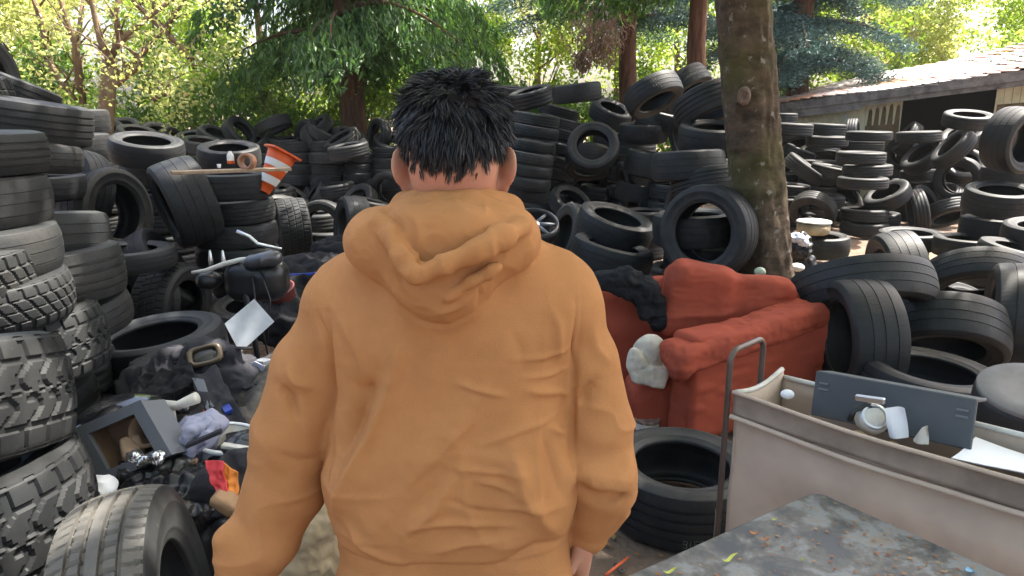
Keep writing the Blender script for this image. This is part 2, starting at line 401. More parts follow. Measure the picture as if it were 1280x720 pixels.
TL = []
TY = []          # placed tyres: (centre, normal, R, W)
def tyre(c, n, D=.64, Wd=.21, kind='plain', label=None, group=None, far=False, hi=False, spin=None, parts=True, squash=1.0):
    n = Vector(n).normalized(); c = Vector(c); c.z = max(c.z, abs(n.z) * Wd / 2 + math.sqrt(max(0, 1 - n.z ** 2)) * D / 2 * .97 - .01)
    q = n.to_track_quat('Z', 'Y'); rng = random.random()
    spin = rng * 6.28 if spin is None else spin
    q = q @ Quaternion((0, 0, 1), spin); s = D / .64; sw = Wd / W0
    if far:
        o = bpy.data.objects.new('tyre', FAR); COL.objects.link(o)
    else:
        o = bpy.data.objects.new('tyre', None); o.empty_display_size = .1; COL.objects.link(o)
        sd = SIDE[112 if hi else 56]
        for nm, me in (('tread', TREAD[kind]), ('sidewall', sd[0]), ('sidewall', sd[1])):
            ch = bpy.data.objects.new(nm, me); COL.objects.link(ch); ch.parent = o
    o.rotation_mode = 'QUATERNION'; o.rotation_quaternion = q; o.location = c; o.scale = (s * squash, s / squash, s * sw / s if False else sw)
    tag(o, label, 'tyre', group)
    TY.append((Vector(c), n, D / 2, Wd)); TL.append(label or ''); return o
XR, ZU = Vector((1, 0, 0)), Vector((0, 0, 1))
def Sx(cx, cy, w, T=None, tilt=0, lean=0, D=.64, label=None, kind='plain', far=None, **k):
    if w < 46: D = D * w / 46
    # w = its breadth in the photo (1280 px), T = its height there
    d = FPX * D / w; c = P(cx, cy, d); Wd = (T or .3 * w) * d / FPX
    if lean > 3: Wd = min(Wd, .24 * D / .64)
    Wd = max(.14, min(Wd, .30)) * 1.0
    h = Vector((-c.x, -c.y, 0)).normalized(); r = Vector((h.y * -1, h.x, 0)) * 1.0
    if r.x < 0: r = -r
    n = ZU - r * math.tan(R(tilt)) + h * math.tan(R(lean))
    far = (w < 62) if far is None else far
    return tyre(c, n, D, Wd, kind, label, far=far, **k)
def Fx(cx, cy, w, r, phi, T=.33, D=.64, label=None, kind='plain', far=None, **k):
    if w < 46: D = D * w / 46
    # face centre, long diameter in px, short/long ratio, direction the face turns to (deg)
    d = FPX * D / w; c = P(cx, cy, d); Wd = max(.15, min(.32, T * D))
    ray = (c - Vector((0, 0, CAMZ))).normalized(); ri = ray.cross(ZU).normalized(); ui = ri.cross(ray)
    n = -ray * r + (ri * math.cos(R(phi)) + ui * math.sin(R(phi))) * math.sqrt(max(0, 1 - r * r))
    far = (w < 62) if far is None else far
    return tyre(c - n * Wd / 2, n, D, Wd, kind, label, far=far, **k)
HID = []
def buried():
    """tyres deep inside the heaps, past the three hundred that show: one object"""
    v0 = np.empty(len(FAR.vertices) * 3, np.float32); FAR.vertices.foreach_get('co', v0); v0 = v0.reshape(-1, 3); f0 = np.array([tuple(p.vertices) for p in FAR.polygons]); V = []; F = []
    for k, (a, b, D) in enumerate(HID):
        Mx = np.array(frame(b)) @ np.diag([D / .64, D / .64, .19 / W0]); V.append(v0 @ Mx.T + np.array(a)); F.append(f0 + k * len(v0))
    if V: link('buried_tyres', mesh_np('buried_tyres', np.concatenate(V), np.concatenate(F)), None, M['side'], kind='stuff', label='mass of tyres buried inside the heaps beneath the visible ones', cat='tyres')
SKIP = set([1,2,3,4,7,8,9,10,11,12,13,14,15,16,17,18,19,20,21,22,23,24,25,26,27,28,29,30,31,32,33,35,38,39,40,41,42,43,44,45,52,53,54,55,56,57,58,59,60,61,62,63,64,65,66,67,68,69,70,71,72,73,74,76,77,78,79,80,81,82,83,84,85,86,87,88,89,91,92,93,94,95,96,97,98,99,100,101,102,103,105,106,107,108,109,110,111,113,114,115,116,117,118,119,120,121,122,125,127,128,129,130,131,133,134,135,137,138,139,140,141,142,144,150,151,152,153,155,156,157,159,160,161,162,163,164,165,168,169,171,172,173,174,175,176,177,178,179,185,187,188,194,195,196,197,198,199,200,201,202,204,205,206,208,209,211,212,214,215,216,219,220,221,222,225,226])   # hidden in the photo: left out
def supports(rng, zmin=.33):
    """plain tyres packed under the raised ones, down to the ground"""
    base = list(TY); num = 0
    def zone(x, y):
        if y > 9.5: return ('far wall left of the man', 'black tyre in the shaded lower rows of the far wall') if x < 0 else ('back wall by the shed', 'dark tyre filling the lower rows in front of the shed')
        if x < -1.6: return ('left stacks', 'dark tyre filling the lower part of the left stacks')
        if x < 0: return ('middle left heap', 'dark tyre low in the heap left of the man')
        if y > 7 and x > 3: return ('right wall front', 'dark tyre low in the front of the right-hand wall')
        if x < 2.2: return ('heap right of the man', 'black tyre packed low in the heap between the man and the leaning tree')
        return ('right foreground group', 'dark tyre under the large tyres right of the armchair')
    for (c, n, r, w), bl in zip(base, list(TL)):
        if c.z < zmin: continue
        kth = 0
        ext = abs(n.z) * w / 2 + math.sqrt(max(0, 1 - n.z ** 2)) * r
        z = c.z - ext; D = .6
        x, y = c.x * (1 + .1 / max(1, c.y)), c.y + (.30 if c.y > 5.5 else .06); ns = 0; zz = z - .11
        while zz > .05 and ns < 12:
            ok = True
            p = Vector((x, y, zz))
            for (c2, n2, r2, w2) in TY:
                d = p - c2
                if abs(d.z) < .18 + .2 * (1 - abs(n2.z)) and math.hypot(d.x, d.y) < .46: ok = False; break
            if ok:                                   # the photo shows other tyres in these places
                dz = p.y * CP - (p.z - CAMZ) * SP; qx = 640 + FPX * p.x / dz; qy = 360 - FPX * (p.y * SP + (p.z - CAMZ) * CP) / dz; hw = FPX * .3 / dz
                for (c2, n2, r2, w2) in base:
                    d2 = c2.y * CP - (c2.z - CAMZ) * SP
                    if d2 > dz + .05:
                        x2 = 640 + FPX * c2.x / d2; y2 = 360 - FPX * (c2.y * SP + (c2.z - CAMZ) * CP) / d2
                        if abs(x2 - qx) < hw * .95 and abs(y2 - qy) < hw * .45 + 4: ok = False; break
            if ok:
                a = (x + rng.uniform(-.02, .02), y + rng.uniform(-.02, .02), max(zz, .1)); b = (rng.uniform(-.04, .04), rng.uniform(-.04, .04), 1); num += 1
                if num in SKIP: TY.append((Vector(a), Vector(b).normalized(), D / 2, .19)); HID.append((a, b, D))
                else:
                    g, lb = zone(x, y); l2 = 'dark tyre %s under the %s' % (['directly', 'second', 'third', 'fourth', 'fifth', 'sixth', 'seventh', 'eighth', 'ninth', 'tenth', 'eleventh', 'twelfth'][kth], bl)
                    if len(l2.split()) <= 16 and not bl.startswith(('dark tyre', 'flat tyre under')): lb = l2
                    o = tyre(a, b, D, .19, label=lb, group='packed tyres of the ' + g, far=True)
                kth += 1
            zz -= .2; ns += 1
# ------------------------------------------------------------------ ground
M['dirt'] = mat('packed dirt', (.17, .115, .08), .95, col2=(.085, .062, .045), vscale=1.7, bump=.9, bscale=22, bdist=.03, detail=8)
M['grass'] = mat('thin grass', (.16, .15, .055), .9, col2=(.09, .10, .03), vscale=3, bump=.5, bscale=40)
def ground():
    n = 150; g = np.linspace(-1, 1, n); g = np.sign(g) * np.abs(g) ** 3 * 150
    X, Y = np.meshgrid(g, g + 6, indexing='ij'); p = np.stack([X.ravel(), Y.ravel(), np.zeros(X.size)], 1)
    r = np.hypot(p[:, 0], p[:, 1]); p[:, 2] = vnoise(p, .9, 3) * .012 + vnoise(p, .25, 5) * .005 - .015 + np.clip((r - 20) / 60, 0, 1) * 1.0
    i, j = np.meshgrid(np.arange(n - 1), np.arange(n - 1), indexing='ij'); i = i.ravel(); j = j.ravel()
    F = np.stack([i * n + j, (i + 1) * n + j, (i + 1) * n + j + 1, i * n + j + 1], 1)
    link('ground', mesh_np('ground', p, F), None, M['dirt'], kind='structure')
ground()
def scatter(name, pts, size, mats, kindlabel, rng, elong=1.6, **k):
    n = len(pts); rot = rng.random(n) * 6.28; s = size * (.5 + rng.random(n)); pts = np.asarray(pts, float)
    q = np.array([(-1, 0), (0, -.5), (1, 0), (0, .5)], float) * [elong / 2, 1]
    c, sn = np.cos(rot), np.sin(rot); V = np.zeros((n, 4, 3)); tl = (rng.random((n, 4)) - .3) * .35
    for a in range(4):
        x, y = q[a] * 1.0; V[:, a, 0] = pts[:, 0] + s * (x * c - y * sn); V[:, a, 1] = pts[:, 1] + s * (x * sn + y * c); V[:, a, 2] = pts[:, 2] + s * np.abs(tl[:, a]) + .002
    F = np.arange(n * 4).reshape(n, 4); return link(name, mesh_np(name, V.reshape(-1, 3), F, False), None, mats, **k)
M['litter'] = leafmat('fallen leaves', (.22, .09, .035), (.32, .20, .08), (.30, .32, .10), tr=.15)
M['pebble'] = mat('pebbles', (.22, .2, .18), .8, col2=(.1, .09, .08), vscale=30)
_r = np.random.default_rng(5)
_n = 5200; _x = _r.uniform(-2.5, 6, _n); _y = .6 + 9.5 * _r.random(_n) ** 1.4
scatter('leaf_litter', np.stack([_x, _y, np.full(_n, .0)], 1), .022, M['litter'], '', _r, kind='stuff', label='fallen leaves and wood chips strewn over the bare dirt', cat='litter')
def pebbles():
    mb = MB(); r = random.Random(8)
    for _ in range(260):
        x = r.uniform(-.2, 3.6); y = r.uniform(1.2, 9); s = r.uniform(.006, .018); mb.box((x, y, s * .3 - .004), (s, s * r.uniform(.6, 1), s * .6), rotz(r.uniform(0, 6)), s * .35)
    mb.build('gravel', M['pebble'], smooth=True, kind='stuff', label='small stones scattered over the bare dirt', cat='gravel')
pebbles()
def patch():
    r = np.random.default_rng(2); n = 26; a = np.linspace(0, 2 * np.pi, n, endpoint=False); V = [(4.35, 7.0, .012)]
    for t in a: q = 1 + .25 * math.sin(3 * t) + .12 * r.random(); V.append((4.35 + 2.3 * math.cos(t) * q, 6.9 + .75 * math.sin(t) * q, .006))
    n_ = 9000; t = r.random(n_) * 6.28; rr = np.sqrt(r.random(n_)); x = 4.35 + 2.4 * rr * np.cos(t); y = 6.9 + .8 * rr * np.sin(t)
    V = np.zeros((n_, 4, 3)); h = .02 + .035 * r.random(n_); b = r.random(n_) * 6.28
    dx, dy = np.cos(b) * .004, np.sin(b) * .004; lx, ly = r.normal(0, .012, n_), r.normal(0, .012, n_)
    for k, (sx, z) in enumerate([(-1, 0), (1, 0), (.3, 1), (-.3, 1)]):
        V[:, k, 0] = x + dx * sx + lx * z; V[:, k, 1] = y + dy * sx + ly * z; V[:, k, 2] = h * z - .004
    link('grass', mesh_np('grass', V.reshape(-1, 3), np.arange(n_ * 4).reshape(-1, 4), False), None, leafmat('grass blades', (.13, .14, .03), (.22, .2, .06), tr=.3), kind='stuff', label='thin yellowish grass on the clearing', cat='grass')
patch()
def haze():  # air volume added to brighten the background and lift the blacks
    mb = MB(); mb.box((0, 6, 6.0), (158, 158, 8.2)); o = mb.build('haze', [], None, kind='stuff', label='thin haze added to brighten the background and lift the blacks', cat='haze')
    m = bpy.data.materials.new('haze air'); m.use_nodes = True; n = m.node_tree; n.nodes.clear(); out = n.nodes.new('ShaderNodeOutputMaterial'); v = n.nodes.new('ShaderNodeVolumePrincipled')
    v.inputs['Color'].default_value = (.93, .95, .96, 1); v.inputs['Density'].default_value = HAZE; v.inputs['Anisotropy'].default_value = .3; n.links.new(v.outputs[0], out.inputs['Volume']); o.data.materials.append(m)
HAZE = .0005
haze()
# ------------------------------------------------------------------ shed
M['fascia'] = mat('weathered fascia', (.25, .215, .205), .8, col2=(.10, .085, .085), vscale=5, bump=.4, bscale=30)
M['board'] = mat('cream painted boards', (.72, .68, .50), .7, col2=(.55, .50, .34), vscale=4, bump=.2)
M['bare'] = mat('bare brown wood', (.13, .085, .05), .85, col2=(.20, .13, .07), vscale=8, bump=.4)
M['shingle'] = mat('weathered shingles', (.56, .51, .49), .85, col2=(.34, .16, .09), vscale=.9, bump=.8, bscale=35, bdist=.01, vlo=.45, vhi=.62)
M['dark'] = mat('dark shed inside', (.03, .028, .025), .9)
def shed():
    root = empty('shed', (5.0, 12.4, 0), label='low old shed with a sunlit shingle roof, cream boards and a dark doorway', cat='shed')
    A = P(948, 134, 14.2); B = P(1330, 82, 11.0)          # top edge of the eave board, it sags to the left
    ev = (B - A); u = Vector((ev.x, ev.y, 0)).normalized(); back = Vector((-u.y, u.x, 0)); L = Vector((ev.x, ev.y, 0)).length
    def q(s, b, z): return Vector((A.x, A.y, 0)) + u * s + back * b + ZU * z
    def ez(s): return A.z + (B.z - A.z) * s / L
    def add(name, mb, m): o = mb.build(name, m, root); o.location = -root.location; return o
    # roof: rows of shingles climbing away from the eave
    mb = MB(); r = random.Random(2); rows = 16; sl = .24
    for k in range(rows):
        b0 = -.28 + k * .2; s = -.3 + (k % 2) * .1
        while s < L + 1.2:
            w = r.uniform(.14, .24); z0 = ez(s) + (b0 + .28) * sl * (0.55 + .45 * min(1, max(0, s / L))) + r.uniform(0, .004); z1 = z0 + .24 * sl
            sag = .03 * math.sin(s * 1.7)
            vs = [q(s + x, b0 + y, z + sag) for x in (0, w - .006) for (y, z) in ((-.02, z0), (.24, z1 - .02), (-.02, z0 + .018), (.24, z1))]
            mb.add(vs, [(0, 1, 5, 4), (2, 6, 7, 3), (0, 4, 6, 2), (0, 2, 3, 1), (4, 5, 7, 6), (1, 3, 7, 5)]); s += w
    add('roof', mb, M['shingle'])
    # fascia: two overlapping weathered boards
    mb = MB()
    def beam(s0, s1, dz0, dz1, b0, th):
        vs = []
        for s, a, b_ in ((s0, dz0, dz1), (s1, dz0, dz1)):
            for bb in (b0, b0 + th):
                for z in (a, b_): vs.append(q(s, bb, ez(s) + z))
        mb.add(vs, [(0, 1, 3, 2), (4, 6, 7, 5), (0, 4, 5, 1), (2, 3, 7, 6), (0, 2, 6, 4), (1, 5, 7, 3)])
    beam(-.3, L + 1, -.16, -.005, -.30, .04); beam(-.3, L * .42, -.30, -.163, -.285, .03); beam(L * .40, L + 1, -.24, -.163, -.275, .03)
    add('fascia', mb, M['fascia'])
    # front wall: upright boards, doorway in the middle, more boards at the right
    def boards(s0, s1, name, m, b=0.0, step=.11, zt=-.2, zb=0):
        mb = MB(); s = s0
        while s < s1 - .01:
            e = min(step, s1 - s); z1 = ez(s) + zt
            vs = [q(s + x, b + y, z) for x in (0, e - .006) for y in (0, .02) for z in (zb, z1)]
            mb.add(vs, [(0, 1, 3, 2), (4, 6, 7, 5), (0, 4, 5, 1), (2, 3, 7, 6), (0, 2, 6, 4), (1, 5, 7, 3)]); s += step
        return add(name, mb, m)
    def s_at(px):                       # where the wall crosses a bearing
        d = Vector(((px - 640) / FPX, CP + .25 * SP, 0)); a = Matrix(((u.x, -d.x), (u.y, -d.y))); t = a.inverted() @ Vector((-A.x, -A.y)); return t[0]
    s1, s2 = s_at(1128), s_at(1243)
    boards(-.2, s1, 'wall', M['board']); boards(s2, L + 1, 'wall', M['board'])
    mb = MB(); rr = random.Random(5)     # where the paint has peeled to brown wood
    for s in np.linspace(s_at(1086), s1 - .1, 5):
        h = rr.uniform(.3, .42); w = .07; mb.add([q(s + x, -.004, z) for x, z in ((-.03, 1.0), (w + .03, 1.0), (w, ez(s) - .72 + h), (w * .6, ez(s) - .66 + h), (.01, ez(s) - .7 + h))], [(0, 1, 2, 3, 4)])
    mb.add([q(x, -.003, z) for x, z in ((s_at(1084), .9), (s1 - .02, .9), (s1 - .02, ez(s1) - .62), (s_at(1084), ez(s1) - .66))], [(0, 1, 2, 3)])
    add('peeled_paint', mb, M['bare'])
    mb = MB(); mb.add([q(s2 + a, -.004, z) for a, z in ((.03, .6), (1.4, .6), (1.4, ez(s2) - .42), (.9, ez(s2) - .46), (.5, ez(s2) - .43), (.03, ez(s2) - .47))], [(0, 1, 2, 3, 4, 5)]); add('peeled_paint', mb, M['bare'])
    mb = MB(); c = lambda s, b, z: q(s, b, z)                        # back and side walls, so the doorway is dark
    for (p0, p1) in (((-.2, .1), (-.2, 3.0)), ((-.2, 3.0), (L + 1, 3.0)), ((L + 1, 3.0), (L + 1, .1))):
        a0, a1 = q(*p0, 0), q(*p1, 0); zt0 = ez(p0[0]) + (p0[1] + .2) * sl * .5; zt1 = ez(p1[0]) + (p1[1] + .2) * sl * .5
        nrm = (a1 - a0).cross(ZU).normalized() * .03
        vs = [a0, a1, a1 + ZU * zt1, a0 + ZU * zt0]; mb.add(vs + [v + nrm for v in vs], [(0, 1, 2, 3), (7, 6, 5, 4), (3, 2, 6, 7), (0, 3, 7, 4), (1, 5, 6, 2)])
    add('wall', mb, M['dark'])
    mb = MB(); mb.box(q(s_at(1060), -.03, ez(0) * .5), (.035, .012, ez(0) * .42), rotz(math.atan2(u.y, u.x))); add('post', mb, M['white'])
M['white'] = mat('white paint', (.7, .7, .7), .5, col2=(.5, .5, .48), vscale=5)
shed()
# ------------------------------------------------------------------ trees
BK = {}
def barkmat(name, a, b, c=None, sc=(9, 9, 2.0), moss=0.0):
    m = bpy.data.materials.new(name); m.use_nodes = True; n = m.node_tree; L = n.links.new; p = n.nodes['Principled BSDF']; p.inputs['Roughness'].default_value = .9; p.inputs['Specular IOR Level'].default_value = .2
    tc = n.nodes.new('ShaderNodeTexCoord'); mp = n.nodes.new('ShaderNodeMapping'); mp.inputs['Scale'].default_value = sc; L(tc.outputs['Object'], mp.inputs[0])
    t = n.nodes.new('ShaderNodeTexNoise'); t.inputs['Scale'].default_value = 2.2; t.inputs['Detail'].default_value = 9; t.inputs['Roughness'].default_value = .68; L(mp.outputs[0], t.inputs['Vector'])
    r = n.nodes.new('ShaderNodeValToRGB'); e = r.color_ramp.elements; e[0].position = .35; e[0].color = (*a, 1); e[1].position = .62; e[1].color = (*b, 1)
    if c: q = r.color_ramp.elements.new(.78); q.color = (*c, 1)
    L(t.outputs['Fac'], r.inputs[0]); out = r.outputs[0]
    if moss:
        t2 = n.nodes.new('ShaderNodeTexNoise'); t2.inputs['Scale'].default_value = 1.6; t2.inputs['Detail'].default_value = 6; L(tc.outputs['Object'], t2.inputs['Vector'])
        q = n.nodes.new('ShaderNodeMapRange'); q.inputs[1].default_value = .48; q.inputs[2].default_value = .62; q.inputs[4].default_value = moss; L(t2.outputs['Fac'], q.inputs[0])
        x = n.nodes.new('ShaderNodeMix'); x.data_type = 'RGBA'; x.inputs[7].default_value = (.075, .075, .02, 1); L(q.outputs[0], x.inputs[0]); L(out, x.inputs[6]); out = x.outputs[2]
        t3 = n.nodes.new('ShaderNodeTexVoronoi'); t3.inputs['Scale'].default_value = 7; L(mp.outputs[0], t3.inputs['Vector'])
        t4 = n.nodes.new('ShaderNodeTexNoise'); t4.inputs['Scale'].default_value = 13; t4.inputs['Detail'].default_value = 4; L(tc.outputs['Object'], t4.inputs['Vector'])
        q = n.nodes.new('ShaderNodeMapRange'); q.inputs[1].default_value = .62; q.inputs[2].default_value = .68; q.inputs[4].default_value = .75; L(t4.outputs['Fac'], q.inputs[0])
        x = n.nodes.new('ShaderNodeMix'); x.data_type = 'RGBA'; x.inputs[7].default_value = (.26, .24, .20, 1); L(q.outputs[0], x.inputs[0]); L(out, x.inputs[6]); out = x.outputs[2]
    L(out, p.inputs['Base Color'])
    b_ = n.nodes.new('ShaderNodeBump'); b_.inputs['Strength'].default_value = .9; b_.inputs['Distance'].default_value = .02; L(t.outputs['Fac'], b_.inputs['Height']); L(b_.outputs[0], p.inputs['Normal']); return m
BK['cedar'] = barkmat('cedar bark', (.055, .028, .018), (.15, .075, .05), (.2, .12, .08), (10, 10, 1.2))
BK['alder'] = barkmat('mossy mottled bark', (.04, .028, .019), (.12, .085, .058), (.20, .16, .12), (3, 3, 5), moss=.6)
BK['pale'] = barkmat('pale branch bark', (.12, .08, .05), (.24, .17, .11), None, (6, 6, 2))
BK['spruce'] = barkmat('spruce bark', (.06, .032, .02), (.16, .08, .05), None, (8, 8, 2))
LF = {'bright': leafmat('sun-brightened maple leaves', (.16, .27, .04), (.38, .50, .12), (.50, .52, .18), tr=.6),  # leaf colours raised above natural ones so the woodland looks sunlit
      'yellow': leafmat('yellow green leaves', (.24, .29, .08), (.46, .50, .20), (.48, .38, .20), tr=.6),
      'mid': leafmat('mid green leaves', (.08, .17, .025), (.20, .33, .05), (.34, .46, .09), tr=.55),
      'cedar': leafmat('cedar sprays', (.035, .085, .022), (.10, .21, .05), (.20, .34, .09), tr=.45),
      'blue': leafmat('blue spruce needles', (.035, .075, .065), (.09, .16, .145), None, tr=.15),
      'dead': leafmat('dead brown needles', (.22, .14, .095), (.36, .25, .18), None, tr=.15),
      'ivy': leafmat('dark understorey leaves', (.05, .11, .02), (.14, .24, .04), None, tr=.35)}
def leaves(c, sz, rng, elong=1.3, dirs=None, jit=1.0):
    """one folded leaf (4 verts) at each point; dirs: preferred long-axis directions"""
    n = len(c); a = rng.normal(size=(n, 3))
    if dirs is not None: a = dirs + a * jit * .5
    a /= np.linalg.norm(a, axis=1)[:, None]; b = np.cross(a, rng.normal(size=(n, 3))); b /= np.linalg.norm(b, axis=1)[:, None]
    s = (sz * (.55 + .9 * rng.random(n)))[:, None]; k = np.cross(a, b) * s * .18
    V = np.stack([c - a * s * elong / 2, c + b * s * .4 + k, c + a * s * elong / 2, c - b * s * .4 + k], 1); return V.reshape(-1, 3)
def crown(name, V, m, parent, **k):
    V = V - np.array(parent.location); return link(name, mesh_np(name, V, np.arange(len(V)).reshape(-1, 4), False), parent, m, **k)
def blob_pts(rng, centres, radii, per):
    out = []
    for c, r in zip(centres, radii):
        p = rng.normal(size=(per, 3)); p /= np.linalg.norm(p, axis=1)[:, None]; p *= (rng.random(per) ** .45)[:, None]; out.append(np.array(c) + p * r)
    return np.concatenate(out)
def limbs(mb, rng, base, top, r0, r1, nb, spread, depth=2, up=.5, wig=.08, t0=.35):
    base = Vector(base); top = Vector(top); n = 9; pts = []; ax = top - base; ends = []
    for i in range(n):
        t = i / (n - 1); w = ax.length * wig * t; pts.append(base + ax * t + Vector((rng.uniform(-w, w), rng.uniform(-w, w), 0)) * (.5 if i < n - 1 else 1))
    rr = [r0 + (r1 - r0) * (i / (n - 1)) for i in range(n)]; mb.tube(pts, rr, 12 if r0 > .1 else 7)
    ends.append(pts[-1])
    if depth > 0:
        for k in range(nb):
            t = t0 + (1 - t0) * (k + .5) / nb; i = min(n - 2, int(t * (n - 1))); p = pts[i].lerp(pts[i + 1], t * (n - 1) - i); a = rng.uniform(0, 6.28)
            d = Vector((math.cos(a), math.sin(a), up * rng.uniform(.4, 1.5))).normalized() * spread * rng.uniform(.6, 1.2)
            ends += limbs(mb, rng, p, p + d, rr[i] * .55, .008, max(2, nb - 2), spread * .5, depth - 1, up, .12, .4)
    return ends
def broadleaf(x, y, h, r0, nblob, rad, per, sz, lm, bm, label, seed, group=None, z0=.4, lean=(0, 0), name='broadleaf_tree', spread=1.8):
    rng = random.Random(seed); nr = np.random.default_rng(seed); root = empty(name, (x, y, 0), label=label, cat='tree', group=group); mb = MB()
    e = limbs(mb, rng, (0, 0, -.1), (lean[0], lean[1], h), r0, r0 * .3, 6, spread, 2, .7)
    mb.build('trunk', bm, root, smooth=True)
    cs = [root.location + rng.choice(e) * 1.0 + Vector((rng.gauss(0, .3), rng.gauss(0, .3), rng.gauss(0, .3))) for _ in range(nblob)]
    for c in cs[::3]: c.z = rng.uniform(z0, h)
    c = blob_pts(nr, [tuple(c) for c in cs], [rad * rng.uniform(.5, 1.2) for _ in cs], per); c = c[c[:, 2] > z0 - .3]
    crown('crown', leaves(c, sz, nr, 1.25), lm, root); return root
def conifer(x, y, h, r0, zlow, nbr, blen, per, sz, lm, bm, label, seed, droop=.5, name='cedar_tree', zvis=5.6, hang=True, elong=3.2, hl=.4, azr=None, extra=None):
    rng = random.Random(seed); nr = np.random.default_rng(seed); root = empty(name, (x, y, 0), label=label, cat='tree'); mb = MB()
    n = 14; pts = [Vector((.04 * math.sin(i), .03 * math.cos(i * 1.7), h * i / (n - 1) - .1)) for i in range(n)]
    mb.tube(pts, [r0 * (1.25 if i == 0 else 1) * (1 - .8 * i / (n - 1)) for i in range(n)], 20)
    C = []; D = []
    for b in range(nbr):
        z = zlow + (h - zlow) * (b / nbr) ** 1.15; a = rng.uniform(0, 6.28) if azr is None else rng.uniform(*azr); L = blen * rng.uniform(.6, 1.1) * (1 - .75 * (z - zlow) / (h - zlow)); prev = None; m = 9; bp = []
        for k in range(m):
            t = k / (m - 1); bp.append(Vector((math.cos(a + .12 * t) * L * t, math.sin(a + .12 * t) * L * t, z + L * (.22 * t - droop * t * t * 1.1))))
        mb.tube(bp, [max(.006, r0 * .22 * (1 - k / m)) for k in range(m)], 5)
        for k in range(1, m):
            t = k / (m - 1); side = Vector((-math.sin(a), math.cos(a), 0)); wd = L * .28 * (1 - .6 * abs(t - .45))
            for s in np.linspace(-1, 1, 7):
                p = bp[k] + side * s * wd * rng.uniform(.5, 1) + Vector((0, 0, -abs(s) * wd * droop * .6))
                if hang:
                    q = rng.uniform(.4, 1.2) * hl; tt = nr.random(per) ** .8; off = nr.normal(0, .035 + .03 * tt[:, None], (per, 3)); pp = np.array(root.location + p) + off; pp[:, 2] -= tt * q
                    pp[:, 0] += math.cos(a) * tt * q * .3; pp[:, 1] += math.sin(a) * tt * q * .3; C.append(pp); D.append(np.tile([math.cos(a) * .35, math.sin(a) * .35, -1.0], (per, 1)))
                else:
                    pp = np.array(root.location + p) + nr.normal(0, 1, (per, 3)) * [.13, .13, .05]; C.append(pp); D.append(np.tile([math.cos(a), math.sin(a), .1], (per, 1)))
    C = np.concatenate(C); D = np.concatenate(D); mb.build('trunk', bm, root, smooth=True)
    crown('crown', leaves(C, sz, nr, elong, D, .9 if hang else 1.6), lm, root)
    if extra: extra(root, nr)
    return root
# the drooping cedar behind the far wall of tyres
c_ = PY(440, 150, 13.6)
conifer(c_.x, 13.6, 10, .27, 2.75, 74, 3.1, 22, .05, LF['cedar'], BK['cedar'], 'drooping dark green cedar with a reddish brown trunk behind the far tyre wall', 3, droop=.42, hl=.7)
# blue spruces
def deadpatch(root, nr):
    q = P(748, 38, 11.6); c = blob_pts(nr, [tuple(q + Vector((.22 * math.sin(i * 2.1), .1 * i, -.13 * i + .2))) for i in range(6)], [.5, .42, .46, .34, .3, .2], 300)
    crown('dead_foliage', leaves(c, .03, nr, 4.0, np.tile([.2, 0, -1.], (len(c), 1)), 1.2), LF['dead'], root, label='dead brown foliage hanging among the blue-green branches')
c_ = PY(790, 100, 13.0)
conifer(c_.x, 13.4, 9, .2, 3.2, 56, 2.6, 46, .022, LF['blue'], BK['spruce'], 'blue-green spruce with a dead brown patch, right of the man\'s head', 8, droop=.25, name='spruce_tree', hang=False, elong=4.2, extra=deadpatch)
c_ = PY(1003, 100, 15.0)
conifer(c_.x, 15.2, 9, .27, 2.5, 60, 2.3, 46, .024, LF['blue'], BK['spruce'], 'blue-green spruce with an orange-brown trunk at the left end of the shed roof', 9, droop=.42, name='spruce_tree', hang=False, elong=4.2)
# second reddish trunk close behind the leaning tree
c_ = PY(876, 60, 9.6)
conifer(c_.x, 9.7, 8.5, .155, 3.5, 30, 2.0, 20, .045, LF['cedar'], BK['cedar'], 'reddish brown trunk half hidden behind the leaning mottled tree', 12, droop=.3)
